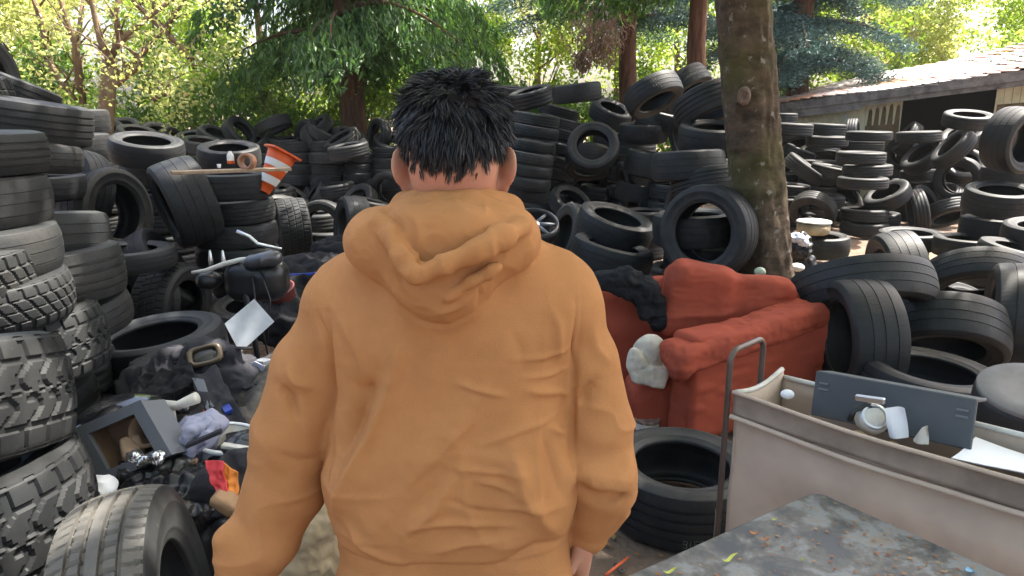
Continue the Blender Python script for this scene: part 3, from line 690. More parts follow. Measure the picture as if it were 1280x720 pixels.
# the leaning mottled tree beside the armchair, its crown shades the yard
def leaning():
    base = Vector((1.93, 5.15, -.05)); root = empty('leaning_tree', base, label='mottled mossy tree trunk leaning slightly left, between the armchair and the right-hand tyres', cat='tree')
    mb = MB(); ctr = []
    prof = [(-.05, 1.91), (.46, 1.86), (1.0, 1.77), (1.43, 1.69), (2.0, 1.60), (2.4, 1.54), (3.2, 1.45), (4.0, 1.40), (5.2, 1.38)]
    n = 150; pts = []; rad = []
    zs = np.linspace(-.05, 5.2, n); xs = np.interp(zs, [p[0] for p in prof], [p[1] for p in prof])
    m = 110; vs = []
    for i, (z, x) in enumerate(zip(zs, xs)):
        r = .190 + .07 * math.exp(-z * 4) - .008 * z
        for k in range(m):
            a = 2 * math.pi * k / m; rr = r * (1 + .05 * math.sin(a * 3 + z * 1.1) + .03 * math.sin(a * 5 - z * 2.3) + .018 * math.sin(z * 23 + a * 2) * math.sin(a * 7 + z))
            vs.append((x + rr * math.cos(a) - base.x, rr * math.sin(a), z - base.z))
    V_ = np.array(vs); nn = V_ * 0; nn[:, 0] = V_[:, 0] - np.repeat(xs - base.x, m); nn[:, 1] = V_[:, 1]; nn /= np.linalg.norm(nn, axis=1)[:, None]
    V_ += nn * (.010 * (1 - 2 * np.abs(vnoise(V_ * [1, 1, .35], .055, 3))) + .006 * (1 - 2 * np.abs(vnoise(V_ * [.5, .5, 2.0], .05, 6))) + .003 * vnoise(V_, .015, 8))[:, None]; vs = [tuple(v) for v in V_]
    mb.add(vs, [(i * m + k, i * m + (k + 1) % m, (i + 1) * m + (k + 1) % m, (i + 1) * m + k) for i in range(n - 1) for k in range(m)])
    rng = random.Random(4); ends = []
    for k in range(9):
        z = rng.uniform(3.9, 5.2); a = k * .7 + rng.uniform(-.2, .2); x = float(np.interp(z, zs, xs)) - base.x; p = Vector((x, 0, z - base.z))
        ends += limbs(mb, rng, p, p + Vector((math.cos(a) * 3.6, math.sin(a) * 3.6, rng.uniform(.8, 2.4))), .085, .02, 5, 1.5, 2, .6, .06, .3)
    t = mb.build('trunk', BK['alder'], root, smooth=True)
    # knot where a branch was cut
    kc = P(931, 120, 4.77); mb = MB(); Mx = frame((kc * -1 + Vector((0, 0, CAMZ))).normalized() + Vector((-.1, 0, 0)))
    S_ = Matrix.Diagonal((.042, .062, .05)); mb.lathe([(.02, .30), (.35, .30), (.55, .55), (.75, .62), (.9, .45), (1.02, .1), (1.05, -.5)], kc - base + Vector((0, .02, 0)), Mx @ S_, 20)
    o = mb.build('knot', mat('cut knot wood', (.20, .13, .09), .85, col2=(.08, .05, .035), vscale=40, bump=.5), root, smooth=True)
    nr = np.random.default_rng(6); cs = [(-.15 + .414 * t + rng.uniform(-.7, .7), 1.25 + .22 * t + rng.uniform(-.7, .7), 1.35 + .883 * t) for t in [rng.uniform(3.6, 6.5) for _ in range(46)]]; cs += [(a_ + .414 * t + rng.uniform(-w_, w_), b_ + .22 * t + rng.uniform(-w_, w_), c_ + .883 * t) for (a_, b_, c_, n_, w_) in ((1.5, 2.0, .6, 26, .5), (1.3, 3.8, .5, 26, .8)) for t in [rng.uniform(4.4, 6.8) for _ in range(n_)]]; cs += [tuple(base + e + Vector((rng.gauss(0, .35), rng.gauss(0, .35), rng.gauss(0, .25)))) for e in ends]  # first clusters added along the sun's path to shade man, wheel and armchair
    c = blob_pts(nr, cs, [rng.uniform(.35, .65) for _ in cs], SHADE)
    # gaps cut into the crown so that sunlight reaches these spots of the yard
    sd = np.array(sdir); keep = c[:, 2] > 3.35
    for (gx, gy, gz, gr) in GAPS:
        gr *= 1.5; w = c - np.array([gx, gy, gz]); t_ = w @ sd; keep &= np.linalg.norm(w - t_[:, None] * sd, axis=1) > gr
    c = c[keep]; crown('crown', leaves(c, .105, nr, 1.3), LF['mid'], root)
SHADE = 230
def _g(px, py, d, r): q = P(px, py, d); return (q.x, q.y, q.z, r)
GAPS = [_g(60, 410, 2.5, .16), _g(60, 555, 1.75, .14), _g(15, 330, 2.4, .12), _g(65, 360, 2.7, .10), _g(105, 270, 3.1, .08), _g(120, 318, 3.1, .05), _g(30, 440, 1.7, .10), _g(190, 605, 1.55, .15),
        _g(5, 110, 3.8, .12), _g(115, 135, 4.2, .14), _g(210, 225, 5.2, .12), _g(300, 400, 3.0, .16), _g(300, 310, 3.0, .12), _g(210, 170, 6.5, .3)]
leaning()
def shade_tree(x, y, n_, R_, label, seed):
    rng = random.Random(seed); nr = np.random.default_rng(seed); root = empty('broadleaf_tree', (x, y, 0), label=label, cat='tree'); mb = MB(); e = limbs(mb, rng, (0, 0, -.1), (.2, .1, 5.6), .2, .08, 7, R_ * .7, 2, .35, t0=.68)
    mb.build('trunk', BK['alder'], root, smooth=True); cs = []
    for _ in range(n_): a = rng.uniform(0, 6.28); r = R_ * math.sqrt(rng.random()); cs.append((x + r * math.cos(a), y + r * math.sin(a), rng.uniform(4.6, 7.5)))
    c = blob_pts(nr, cs, [rng.uniform(.5, .8) for _ in cs], 110); sd = np.array(sdir); keep = (c[:, 2] > 3.8) & ((c[:, 1] < 3.2) | (c[:, 2] > CAMZ + c[:, 1] * .2))
    for (gx, gy, gz, gr) in GAPS: gr *= 1.5; w = c - np.array([gx, gy, gz]); t_ = w @ sd; keep &= np.linalg.norm(w - t_[:, None] * sd, axis=1) > gr
    crown('crown', leaves(c[keep], .14, nr, 1.3), LF['mid'], root)
shade_tree(-3.0, -3.2, 50, 4.6, 'tall leafy tree behind the camera at left, outside the picture', 71)
shade_tree(4.6, -.6, 120, 4.4, 'tall leafy tree outside the picture at the right of the camera', 72)
# bright deciduous woodland behind
WB = [(-9.5, 13.5, 5.5, 'yellow'), (-7.2, 17, 6.5, 'bright'), (-11.5, 19, 7, 'yellow'), (-5.2, 15.5, 5.5, 'bright'), (-3.6, 19.5, 7, 'bright'), (-1.3, 17.5, 6, 'bright'), (.8, 20.5, 7, 'yellow'),
      (2.4, 17.2, 6, 'bright'), (4.6, 21, 7, 'bright'), (7.2, 19.5, 5.6, 'bright'), (9.5, 18, 4.8, 'yellow'), (12.6, 16.5, 5.0, 'bright'), (15.0, 20, 6, 'mid'), (11.2, 22.5, 5.6, 'bright'), (6.0, 17.4, 4.6, 'mid')]
wl = ['pale yellow-green leafy tree at the far left behind the stacks', 'bright green tree behind the left heap', 'yellowish tree farthest left in the woodland', 'bright leafy tree left of the cedar', 'tall bright tree seen under the cedar boughs at left',
      'bright green tree between cedar trunk and the man\'s hair', 'yellow-green tree far behind the man\'s head', 'bright tree glimpsed under the dead brown foliage', 'bright tree far behind the leaning trunk', 'green tree above the left end of the shed roof',
      'yellow-green tree rising over the middle of the shed roof', 'bright leafy tree above the right end of the shed roof', 'mid green tree in the upper right corner', 'far bright tree seen in the gap over the shed', 'mid green bush-like tree right behind the shed\'s left end']
for i, (x, y, h, k) in enumerate(WB):
    broadleaf(x, y, h, .12, 62, .62, 260, .072, LF[k], BK['pale'], wl[i], 30 + i, group='woodland trees behind the yard')
# the pale many-limbed tree at upper left
def limby():
    root = empty('broadleaf_tree', (-6.6, 11.2, 0), label='pale bare-limbed tree with long forking branches at the upper left', cat='tree'); rng = random.Random(7); mb = MB()
    def to(px, py, Y): return PY(px, py, Y) - root.location
    fork = to(137, 75, 11.2); base = Vector((0, 0, -.1)); mb.tube([base, base.lerp(fork, .5) + Vector((.05, 0, 0)), to(135, 110, 11.2), fork], [.16, .13, .11, .10], 12)
    paths = [[(137, 75), (125, 50), (114, 0), (108, -60)], [(137, 75), (150, 50), (185, 22), (240, -20)], [(148, 95), (180, 65), (210, 30), (250, -30)], [(100, 110), (92, 50), (78, 10), (70, -50)], [(60, 60), (50, 20), (35, -20)],
             [(240, 75), (205, 38), (170, 5), (150, -20)], [(104, 130), (96, 60), (104, 0)], [(145, 105), (175, 82), (178, 60)], [(150, 55), (145, 20), (150, -20)], [(60, 75), (75, 100), (95, 125)], [(190, 125), (205, 115), (215, 100)]]
    for p in paths:
        Y = 11.2 + rng.uniform(-.7, .7); pp = [to(x, y, Y) for x, y in p]; mb.tube(pp, [.055 * (1 - .65 * i / len(pp)) for i in range(len(pp))], 8)
        for a, b in zip(pp, pp[1:]):
            for _ in range(3): s = a.lerp(b, rng.random()); e = s + Vector((rng.uniform(-.5, .5), rng.uniform(-.5, .5), rng.uniform(.1, .7))); mb.tube([s, s.lerp(e, .5) + Vector((0, 0, .05)), e], [.018, .012, .005], 5)
    mb.build('trunk', BK['pale'], root, smooth=True); nr = np.random.default_rng(1)
    cs = [tuple(PY(rng.uniform(-40, 300), rng.uniform(-60, 150), 11.2 + rng.uniform(-1, 1))) for _ in range(60)]
    crown('crown', leaves(blob_pts(nr, cs, [.35] * 60, 60), .055, nr), LF['yellow'], root)
limby()
# understorey that closes the view at knee height behind the far wall
def shrubs():
    labs = ['yellowish shrub at the far left behind the stacks', 'green shrub behind the wide ribbed tyre at left', 'bright shrub behind the slit-topped tyre', 'bright tall shrub just right of the man\'s hair', 'dark leafy shrub behind the left end of the far tyre wall', 'green shrub behind the traffic cone', 'leafy shrub just left of the cedar trunk', 'leafy shrub just right of the cedar trunk', 'shrub in shade behind the tyre stacks right of the head', 'shrub behind the arched heap-top tyres', 'leafy shrub at the far left margin', 'low sunlit shrub over the shed roof ridge', 'low sunlit shrub at the right over the roof ridge']
    for i, (x, y, h, w, k) in enumerate([(-10.5, 15.5, 3.0, 2.0, 'yellow'), (-7.4, 15.2, 2.9, 1.8, 'mid'), (-5.2, 16.8, 2.9, 1.6, 'bright'), (.3, 16.4, 3.4, 1.6, 'bright'), (-5.9, 14.5, 2.2, 1.5, 'ivy'), (-4.0, 14.2, 2.3, 1.3, 'mid'), (-2.9, 15.2, 2.4, 1.2, 'bright'), (-1.3, 15.4, 2.3, 1.2, 'mid'), (.7, 14.5, 2.0, 1.3, 'ivy'), (2.6, 14.2, 2.4, 1.3, 'mid'), (-8.3, 12.2, 2.6, 1.4, 'ivy'), (8.2, 17.0, 3.9, 1.6, 'bright'), (11.0, 15.6, 3.6, 1.8, 'bright')]):
        rng = random.Random(60 + i); nr = np.random.default_rng(60 + i); root = empty('shrub', (x, y, 0), label=labs[i], cat='shrub', group='shrubs at the edge of the woodland'); mb = MB()
        for _ in range(9): a = rng.uniform(0, 6.28); mb.tube([(0, 0, -.05), (math.cos(a) * w * .25, math.sin(a) * w * .25, h * .5), (math.cos(a) * w * .6, math.sin(a) * w * .6, h * rng.uniform(.7, 1))], [.03, .02, .006], 6)
        mb.build('stems', BK['pale'], root, smooth=True)
        cs = [(x + rng.uniform(-w, w), y + rng.uniform(-.6, .6), rng.uniform(.3, h)) for _ in range(34)]
        crown('foliage', leaves(blob_pts(nr, cs, [rng.uniform(.3, .5) for _ in cs], 150), .075, nr), LF[k], root)
shrubs()
# ------------------------------------------------------------------ the tyres, pile by pile
rg = random.Random(4)
random.seed(11)
# --- left foreground column
Sx(-138, 516, 400, 172, -3, -16, D=.80, kind='mud', hi=True, spin=.3, label='huge mud-terrain tyre on the left frame edge, upper of the two closest to the camera')
Sx(-104, 668, 400, 150, 2, -9, D=.80, kind='mud', hi=True, spin=1.1, label='huge mud-terrain tyre with coarse lugs in the bottom left corner')
Sx(4, 438, 236, 84, 5, -6, D=.72, kind='mud', hi=True, spin=.2, label='knobbly off-road tyre with sunlit shoulder lugs just above the huge corner tyres')
Sx(0, 512, 220, 66, 0, 0, D=.70, label='dark worn tyre wedged under the knobbly sunlit off-road tyre')
Sx(-88, 342, 240, 74, 0, 4, D=.65, kind='blocks', hi=True, label='sunlit blocky-tread tyre cut off by the left edge, level with the smooth stack')
Sx(-75, 192, 236, 54, 0, 0, D=.68, kind='ribs', label='grooved tyre at the left edge, fourth from the top of its tall stack')
Sx(-72, 252, 238, 62, 0, 0, D=.68, label='smooth worn tyre at the left edge under the grooved one')
Sx(-60, 314, 240, 62, 0, 0, D=.68, label='smooth worn tyre at the left edge under another smooth one, above a sunlit shoulder')
Sx(-44, 377, 240, 60, 2, 0, D=.68, kind='blocks', hi=True, label='tyre with a sunlit blocky right shoulder at the foot of the smooth left-edge stack')
Sx(30, 294, 192, 56, -3, -7, D=.66, label='worn tyre with a sunlit upper corner, topmost of the second stack from the left edge')
Sx(48, 345, 196, 66, 3, -3, D=.66, kind='ribs', label='broad grooved tyre in the middle of the second stack from the left edge')
Sx(62, 401, 190, 44, 8, 0, D=.66, label='dark tyre at the bottom of the second stack from the left edge')
Sx(32, 150, 150, 50, -9, 2, D=.68, kind='ribs', label='wide ribbed tyre tilted down to the right on top of the upper left stack')
Sx(20, 192, 148, 36, -8, 0, D=.66, label='brown-tinted tyre squeezed under the wide ribbed tilted tyre')
Fx(-20, 92, 112, .74, 10, .26, D=.68, label='upright tyre rising at the very left edge against the trees')
Sx(-62, 128, 140, 60, 2, 0, D=.66, kind='blocks', hi=True, label='sunlit lugged tyre at the left edge inside the curve of the upright one')
Sx(14, 118, 108, 40, -24, 0, D=.66, kind='ribs', label='grooved tyre sloping down to the right behind the upright left-edge tyre')
Sx(96, 152, 76, 30, 0, 0, label='small dark tyre topping the narrow stack right of the wide ribbed one')
Sx(95, 181, 80, 28, 0, 0, label='dark tyre second in the narrow stack right of the wide ribbed one')
Fx(82, 236, 106, .5, 165, label='upright dark tyre edge showing as an arc below the narrow stack')
Sx(48, 234, 112, 30, 0, 0, label='shadowed tyre in the gap behind the smooth left-edge stack')
# --- middle left
Fx(152, 264, 112, .72, 2, .42, D=.68, label='large open-faced tyre standing with its dark hole towards the camera, left of centre left')
Fx(205, 262, 112, .14, 197, .52, D=.66, label='broad ribbed tyre leaning against the large open-faced tyre')
Fx(216, 330, 112, .30, 28, .36, D=.66, label='slick greyish tyre leaning over above the arched one, hole facing right')
Fx(240, 400, 112, .52, -12, .42, D=.64, kind='blocks', label='arched tyre propped behind the wide flat open tyre')
Sx(198, 440, 166, 58, 6, 1, D=.68, hi=True, label='wide flat tyre with its long open top, behind the pile of dark clothes')
Sx(158, 322, 118, 26, 0, 0, label='dark tyre in shadow behind the slick greyish leaning tyre')
Fx(160, 385, 112, .35, 175, .4, label='tyre edge curving up between the left stack and the arched tyre')
Sx(320, 392, 110, 34, 4, 6, D=.64, label='tyre lying behind the scooter handlebar and its white panel')
Sx(184, 188, 88, 30, -5, 12, label='tyre lying flat with a slit-like open top, in front of the far heap at left')
Sx(196, 218, 84, 28, 0, 0, label='shadowed tyre beneath the tyre with the slit-like open top')
Sx(289, 231, 104, 31, 0, 0, D=.64, kind='plain', label='top tyre of the neat stack of four that carries the plank')
Sx(292, 262, 100, 29, 1, 0, D=.64, kind='ribs', label='second tyre down of the neat stack below the plank')
Sx(296, 291, 100, 28, 0, 0, D=.64, label='third tyre down of the neat stack below the plank')
Sx(298, 319, 100, 27, -2, 0, D=.64, label='bottom tyre of the neat stack below the plank, behind the handlebar')
Sx(287, 196, 76, 28, 0, 11, label='grey tyre with an open top right behind the can on the plank')
Fx(346, 286, 74, .12, 183, .5, kind='blocks', far=False, label='pale dusty blocky tread of a tyre standing upright beside another open one')
Fx(399, 284, 68, .93, 188, .33, far=False, label='tyre standing upright showing its round hole, left of the man')
Fx(425, 283, 78, .25, 175, .4, label='tyre standing behind the round-hole tyre, its edge at the man\'s shoulder')
Sx(396, 276, 62, 22, 2, 0, far=True, label='dark tyre added to darken the round hole left of the man, upper')  # this and the next added so the round hole shows dark, not sunlit ground
Sx(402, 297, 64, 20, -2, 0, far=True, label='dark tyre added to darken the round hole left of the man, lower')
# --- far wall, left of the man: top jumble
for (x, y, w, r, ph, lb) in [
    (150, 156, 46, .45, 100, 'pale topped far tyre just right of the narrow stack'),
    (172, 162, 48, .3, 80, 'far tyre arched up next to the pale topped one'),
    (200, 166, 46, .62, 70, 'far tyre standing with a wide open hole above the slit-topped tyre'),
    (222, 178, 44, .5, 20, 'far tyre turned half sideways behind the slit-topped tyre'),
    (240, 168, 44, .3, 95, 'far tyre forming a brown-rimmed arch left of the can'),
    (252, 174, 50, .22, 84, 'flat open far tyre with bright rim above the plank end'),
    (272, 165, 46, .35, 70, 'far tyre tipped up behind the plank, second hump'),
    (280, 178, 46, .25, 110, 'far tyre tilted left behind the grey open tyre'),
    (305, 163, 46, .55, 40, 'far tyre leaning right with half-open hole above the can'),
    (318, 176, 46, .2, 130, 'far tyre tread sloping down towards the traffic cone'),
    (345, 164, 46, .2, -70, 'far tyre humped over the top of the traffic cone'),
    (358, 172, 46, .12, 92, 'far tyre lying flat just above the traffic cone tip'),
    (378, 172, 46, .5, 175, 'far tyre standing on edge right of the cone'),
    (391, 156, 46, .2, 130, 'far tyre making the highest peak of the heap left of the brown trunk'),
    (408, 160, 46, .25, 60, 'far tyre sloping right from the highest peak of the heap'),
    (400, 170, 44, .5, 40, 'far tyre with ragged half-open hole below the peak'),
    (424, 170, 48, .2, 120, 'rounded far tyre directly left of the brown trunk base'),
    (440, 166, 46, .3, 70, 'far tyre arch in front of the brown trunk base'),
    (434, 180, 52, .1, 100, 'far tyre resting slantwise over the third neat column'),
    (468, 168, 42, .5, 172, 'far tyre standing upright right of the brown trunk, open side left'),
    (489, 174, 44, .5, 80, 'far tyre with open hole touching the man\'s hair'),
    (130, 165, 48, .4, 120, 'far tyre tucked against the narrow stack')]:
    Fx(x, y, w, r, ph, .32, D=.62, label=lb)
cols = [('first', 338, [(198, 46), (212, 44), (226, 44)]), ('second', 371, [(183, 44), (197, 46), (211, 44), (224, 44)]),
        ('third', 409, [(182, 44), (197, 48), (211, 42), (224, 43), (236, 42)]), ('fourth', 449, [(196, 42), (211, 38), (222, 40), (237, 44)]), ('fifth', 484, [(190, 42), (204, 40), (217, 42), (229, 40)])]
on = ['top', 'second', 'third', 'fourth', 'fifth']
for nm, x, L_ in cols:
    for i, (y, w) in enumerate(L_):
        Sx(x + rg.uniform(-2, 2), y, w, 14, rg.uniform(-3, 3), 0, D=.62, label='%s tyre of the %s column in the far wall right of the cone' % (on[i], nm))
for (x, y, w, r, ph, lb) in [
    (364, 240, 50, .35, 60, 'far tyre tipped with open top at the foot of the far wall, below the cone'),
    (388, 252, 48, .15, 145, 'far tyre leaning left at the foot of the far wall'),
    (405, 254, 46, .3, 60, 'dull tyre jammed at the foot of the far wall, third from the cone'),
    (424, 250, 46, .15, 20, 'far tyre standing slanted behind the round-hole tyre'),
    (455, 248, 48, .2, 160, 'far tyre leaning right behind the man\'s left shoulder'),
    (482, 240, 50, .85, 200, 'ring-like tyre facing the camera beside the man\'s left ear'),
    (445, 270, 50, .6, 140, 'small tyre half hidden by the hood, hole towards the camera')]:
    Fx(x, y, w, r, ph, .32, D=.62, label=lb)
for (x, y, w, ti, lb) in [(432, 262, 52, 6, 'far tyre lying low right of the round-hole tyre'), (462, 258, 52, -14, 'far tyre slanting down towards the man\'s left shoulder'), (345, 244, 50, 4, 'far tyre low down right beneath the traffic cone'), (420, 238, 48, 8, 'far tyre tipped against the fourth column of the far wall')]:
    Sx(x, y, w, 17, ti, 0, D=.62, label=lb)
Fx(353, 254, 60, .4, 80, .3, D=.55, label='tyre with a pale scuffed top behind the dusty blocky tread')
# --- right of the head
Sx(664, 122, 56, 24, 14, 10, label='top tyre tilted up to the right, immediately right of the man\'s hair')
Sx(640, 118, 50, 20, -4, 6, label='tyre peeking out just above the man\'s hair on the right')
Sx(721, 116, 62, 22, 6, 3, label='highest flat tyre between the hair and the leaning tree, light visible under it')
Sx(763, 142, 54, 23, -22, 20, label='tyre tipped to the right with a slit hole, next to the gap of light')
for i, (x, y, w) in enumerate([(670, 150, 60), (668, 165, 62), (662, 182, 64), (660, 197, 66), (658, 212, 66), (656, 227, 66), (656, 242, 64)]):
    Sx(x, y, w, 15, -9, 0, label='%s tyre of the leaning dark stack behind the man\'s right ear' % ['top', 'second', 'third', 'fourth', 'fifth', 'sixth', 'bottom'][i])
for i, (x, y, w) in enumerate([(698, 140, 52), (700, 154, 54), (704, 168, 54), (696, 184, 56), (694, 200, 56), (692, 215, 54), (690, 230, 52), (684, 243, 54), (682, 256, 54)]):
    Sx(x, y, w, 14, -14, 0, label='%s tyre of the shadowed stack between the ear stack and the big ring' % ['top', 'second', 'third', 'fourth', 'fifth', 'sixth', 'seventh', 'eighth', 'lowest'][i])
Fx(741, 180, 66, .90, 95, .3, far=False, label='ring-like tyre standing with its round dark hole to the camera under the highest flat tyre')
Fx(736, 214, 60, .48, -88, .42, far=False, label='humped tyre facing downward just below the ring-like standing one')
Fx(735, 232, 52, .45, -85, .36, label='smaller humped tyre under the first humped one')
Sx(750, 244, 52, 23, -6, 0, label='short flat tyre under the two humped tyres')
Fx(716, 248, 56, .55, 60, .3, label='tyre lying open with curved rim left of the short flat one')
Sx(776, 196, 52, 20, 8, 0, label='tyre right of the humped pair, upper')
Sx(776, 216, 52, 20, -8, 0, label='tyre right of the humped pair, lower')
Sx(768, 175, 54, 18, 0, 0, label='dark tyre under the slit-hole tipped tyre')
Fx(790, 250, 62, .3, 185, .4, label='dark tyre standing behind the two big tilted tyres')
Fx(700, 292, 84, .4, 165, .36, label='dark tyre standing left of the two big tilted tyres, touching the man')
Sx(768, 284, 98, 34, -16, 9, D=.66, hi=True, label='big tilted tyre with a long slit opening, upper of the pair above the chair')
Sx(764, 320, 104, 34, -13, 0, D=.66, hi=True, label='big tilted tyre under the slit-opening one, above the black cloth')
Fx(876, 291, 122, .90, 188, .34, D=.68, hi=True, label='largest open tyre face standing between the red armchair and the leaning tree')
Sx(868, 285, 104, 40, 3, 0, label='black tyre added to darken the hole of the largest open face, upper')  # pair put in behind the big open face to make its hole black
Sx(880, 322, 100, 40, -3, 0, label='black tyre added to darken the hole of the largest open face, lower')
# right-centre heap
Fx(822, 130, 74, .35, -62, .36, far=False, label='arched tyre at the top left of the heap by the leaning tree')
Fx(862, 120, 70, .32, -52, .36, far=False, label='arched tyre at the top of the heap touching the leaning tree')
Sx(884, 132, 84, 36, 26, -16, kind='ribs', label='ribbed tyre tilted up against the leaning tree')
Sx(804, 166, 62, 27, 0, 4, label='flat tyre with a pale left shoulder in the heap by the tree')
Sx(826, 150, 62, 24, -14, 6, label='grey tyre caught inside the arched top left tyre')
Sx(893, 173, 90, 38, -2, 9, D=.66, label='fat flat tyre with an open top pressed to the tree trunk')
Fx(846, 178, 66, .3, 200, .4, label='tyre on edge between the pale-shouldered and the fat flat tyre')
Sx(860, 207, 92, 36, 4, -4, D=.66, label='big tyre with a lit left edge below the fat flat one')
Sx(812, 206, 64, 32, -12, 0, label='tyre with a pale upright left edge in the middle of the heap')
Sx(884, 228, 90, 30, 12, -12, kind='ribs', label='ribbed tyre over the largest open tyre face')
Sx(800, 240, 62, 22, -6, 0, label='dark tyre low in the heap left of the lugged edge')
Fx(776, 232, 60, .25, 190, .34, label='dark tyre on edge in the shade of the heap')
Fx(836, 262, 74, .22, 172, .4, kind='blocks', label='tyre with a pale lugged edge left of the largest open face')
Fx(788, 126, 46, .35, 150, .3, label='small pale-edged tyre behind the arched top left one')
Sx(792, 186, 56, 22, 0, 0, label='dark tyre beneath the flat pale-shouldered one')
# --- back wall on the right, in front of the shed
for (k, x, y, w, T, ti, le, lb) in [
    (0, 978, 148, 36, 13, 0, 0, 'small tyre standing highest beside the tree, under the shed fascia'),
    (0, 990, 162, 50, 16, -2, 0, 'flat tyre second in the column beside the tree'),
    (0, 1032, 162, 48, 15, -2, 0, 'dark flat tyre right against the pale boards of the shed'),
    (0, 1034, 177, 50, 14, 0, 0, 'flat tyre under the dark one against the pale boards'),
    (0, 1086, 170, 54, 12, 0, 0, 'long flat tyre below the streaked brown boards'),
    (0, 1078, 182, 50, 14, 0, 0, 'top tyre of the square stack below the shed boards'),
    (0, 1076, 197, 58, 15, 0, 0, 'second tyre of the square stack below the shed boards'),
    (0, 1084, 213, 58, 15, 2, 0, 'third tyre of the square stack below the shed boards'),
    (0, 1078, 228, 60, 14, 0, 0, 'lowest tyre of the square stack below the shed boards'),
    (0, 998, 192, 42, 15, -20, 0, 'tyre slanting in the tangle beside the tree, upper'),
    (0, 1005, 212, 54, 17, -36, 0, 'steeply slanting tyre in the tangle beside the tree'),
    (0, 1041, 215, 54, 15, -10, 0, 'gently slanting tyre right of the steep one'),
    (0, 984, 222, 40, 13, 0, 0, 'small tyre low beside the tree trunk'),
    (0, 986, 237, 50, 15, -3, 0, 'tyre lying low beside the tree trunk, second from the bottom'),
    (0, 984, 254, 52, 16, 0, 0, 'lowest tyre beside the tree trunk'),
    (0, 1148, 171, 52, 14, 3, 0, 'tyre humped in front of the shed doorway, left part'),
    (0, 1152, 219, 50, 13, 3, 0, 'flat tyre left of the round facing tyre'),
    (0, 1140, 232, 48, 14, -2, 0, 'flat tyre under the one left of the round facing tyre'),
    (0, 1210, 150, 58, 17, -5, 11, 'top tyre in front of the doorway, lying with an oval hole'),
    (0, 1262, 220, 66, 23, 0, 0, 'dark flat tyre under the big tan-lined one at the right edge'),
    (0, 1080, 268, 56, 16, 0, 0, 'upper of two flat tyres on the bare dirt'),
    (0, 1080, 285, 56, 16, 0, 0, 'lower of two flat tyres on the bare dirt')]:
    Sx(x, y, w, T, ti, le, D=.62, label=lb)
for (x, y, w, r, ph, lb) in [
    (1073, 170, 44, .1, 4, 'narrow upright tyre poking up before the streaked boards'),
    (995, 180, 38, .35, -72, 'pale arched tyre beside the tree'),
    (1028, 199, 44, .35, -82, 'grey arched tyre in the tangle right of the tree'),
    (1128, 170, 44, .2, 150, 'tyre leaning as an arc at the left of the doorway'),
    (1124, 193, 42, .85, 200, 'ring tyre with a hole behind the bright rimmed tilted one'),
    (1149, 191, 52, .42, 128, 'bright rimmed tyre tilted with an oval hole, left of the round one'),
    (1202, 165, 52, .48, 108, 'tyre with an oval hole directly below the top doorway tyre'),
    (1206, 202, 52, .72, 80, 'worn brownish ring tyre behind the round facing one'),
    (1195, 225, 56, .96, 200, 'perfectly round facing tyre in the middle of the right wall'),
    (1060, 243, 48, .45, 52, 'tyre hanging open towards the right, left of its tilted twin'),
    (1106, 238, 56, .40, 118, 'tyre tilted left with a slanted oval hole above the bare dirt'),
    (1014, 270, 56, .72, 250, 'arched ring tyre behind the basket lid'),
    (1137, 266, 56, .18, 195, 'grey tread standing slanted above the flat tyre on the dirt'),
    (1160, 264, 52, .45, 30, 'tyre half open beside the slanted grey tread'),
    (1186, 274, 56, .35, -65, 'bluish arched tyre above the flat tyre on the dirt'),
    (1176, 252, 52, .3, 150, 'dark tyre tucked under the round facing one'),
    (1222, 198, 48, .3, 100, 'dark tyre wedged between the ring tyres and the right edge'),
    (1185, 180, 56, .3, 140, 'lavender-grey tyre behind the oval-hole tyre')]:
    Fx(x, y, w, r, ph, .32, D=.62, label=lb)
Fx(1288, 178, 84, .55, -8, .5, D=.68, label='big tyre at the right edge with tan-coloured inside')
Sx(1250, 250, 82, 32, -3, 10, D=.66, label='big flat tyre with an oval open top near the right edge')
Sx(1244, 286, 80, 30, 0, 0, D=.66, label='shadowed tyre supporting the big oval-topped one')
Sx(1210, 308, 80, 24, 0, 0, label='short tyre on the dirt left of the supporting shadowed one')
Sx(1304, 294, 92, 30, 0, 6, label='tyre with a light top cut by the right edge, above the dark arch')
Sx(1275, 318, 96, 20, -10, 0, label='thin tyre slanting under the one cut by the right edge')
Sx(1138, 299, 76, 20, 0, 2, D=.66, label='single tyre lying flat on the bare dirt in the clearing')
Sx(1024, 306, 72, 26, 0, 2, D=.64, label='flat tyre carrying the round basket behind the tree')
# --- right foreground group
Fx(1098, 342, 100, .35, 195, .44, D=.66, label='tyre with a faintly blue tread behind the widest arch')
Fx(1080, 392, 172, .26, -76, .30, D=.80, hi=True, label='widest arched tyre behind the armchair and the upright one')
Fx(1040, 424, 152, .36, 188, .42, D=.66, hi=True, label='upright tyre with slick broad tread right next to the armchair')
Fx(1180, 446, 146, .42, -82, .40, D=.66, hi=True, label='humped tyre with a worn grey top above the grey crate')
Fx(1222, 372, 128, .50, -78, .30, D=.68, hi=True, label='arched tyre with light seen through it, near the right edge')
Fx(1214, 384, 84, .5, 60, .36, D=.50, far=False, label='small tyre with hole turned up, framed under the right arched one')
Fx(1234, 396, 140, .12, 182, .5, D=.66, hi=True, label='upright tyre with its broad tread cut by the right edge')
Sx(1160, 480, 165, 50, -4, 0, D=.66, kind='ribs', hi=True, label='flat grooved tyre just behind the slate-grey panel')
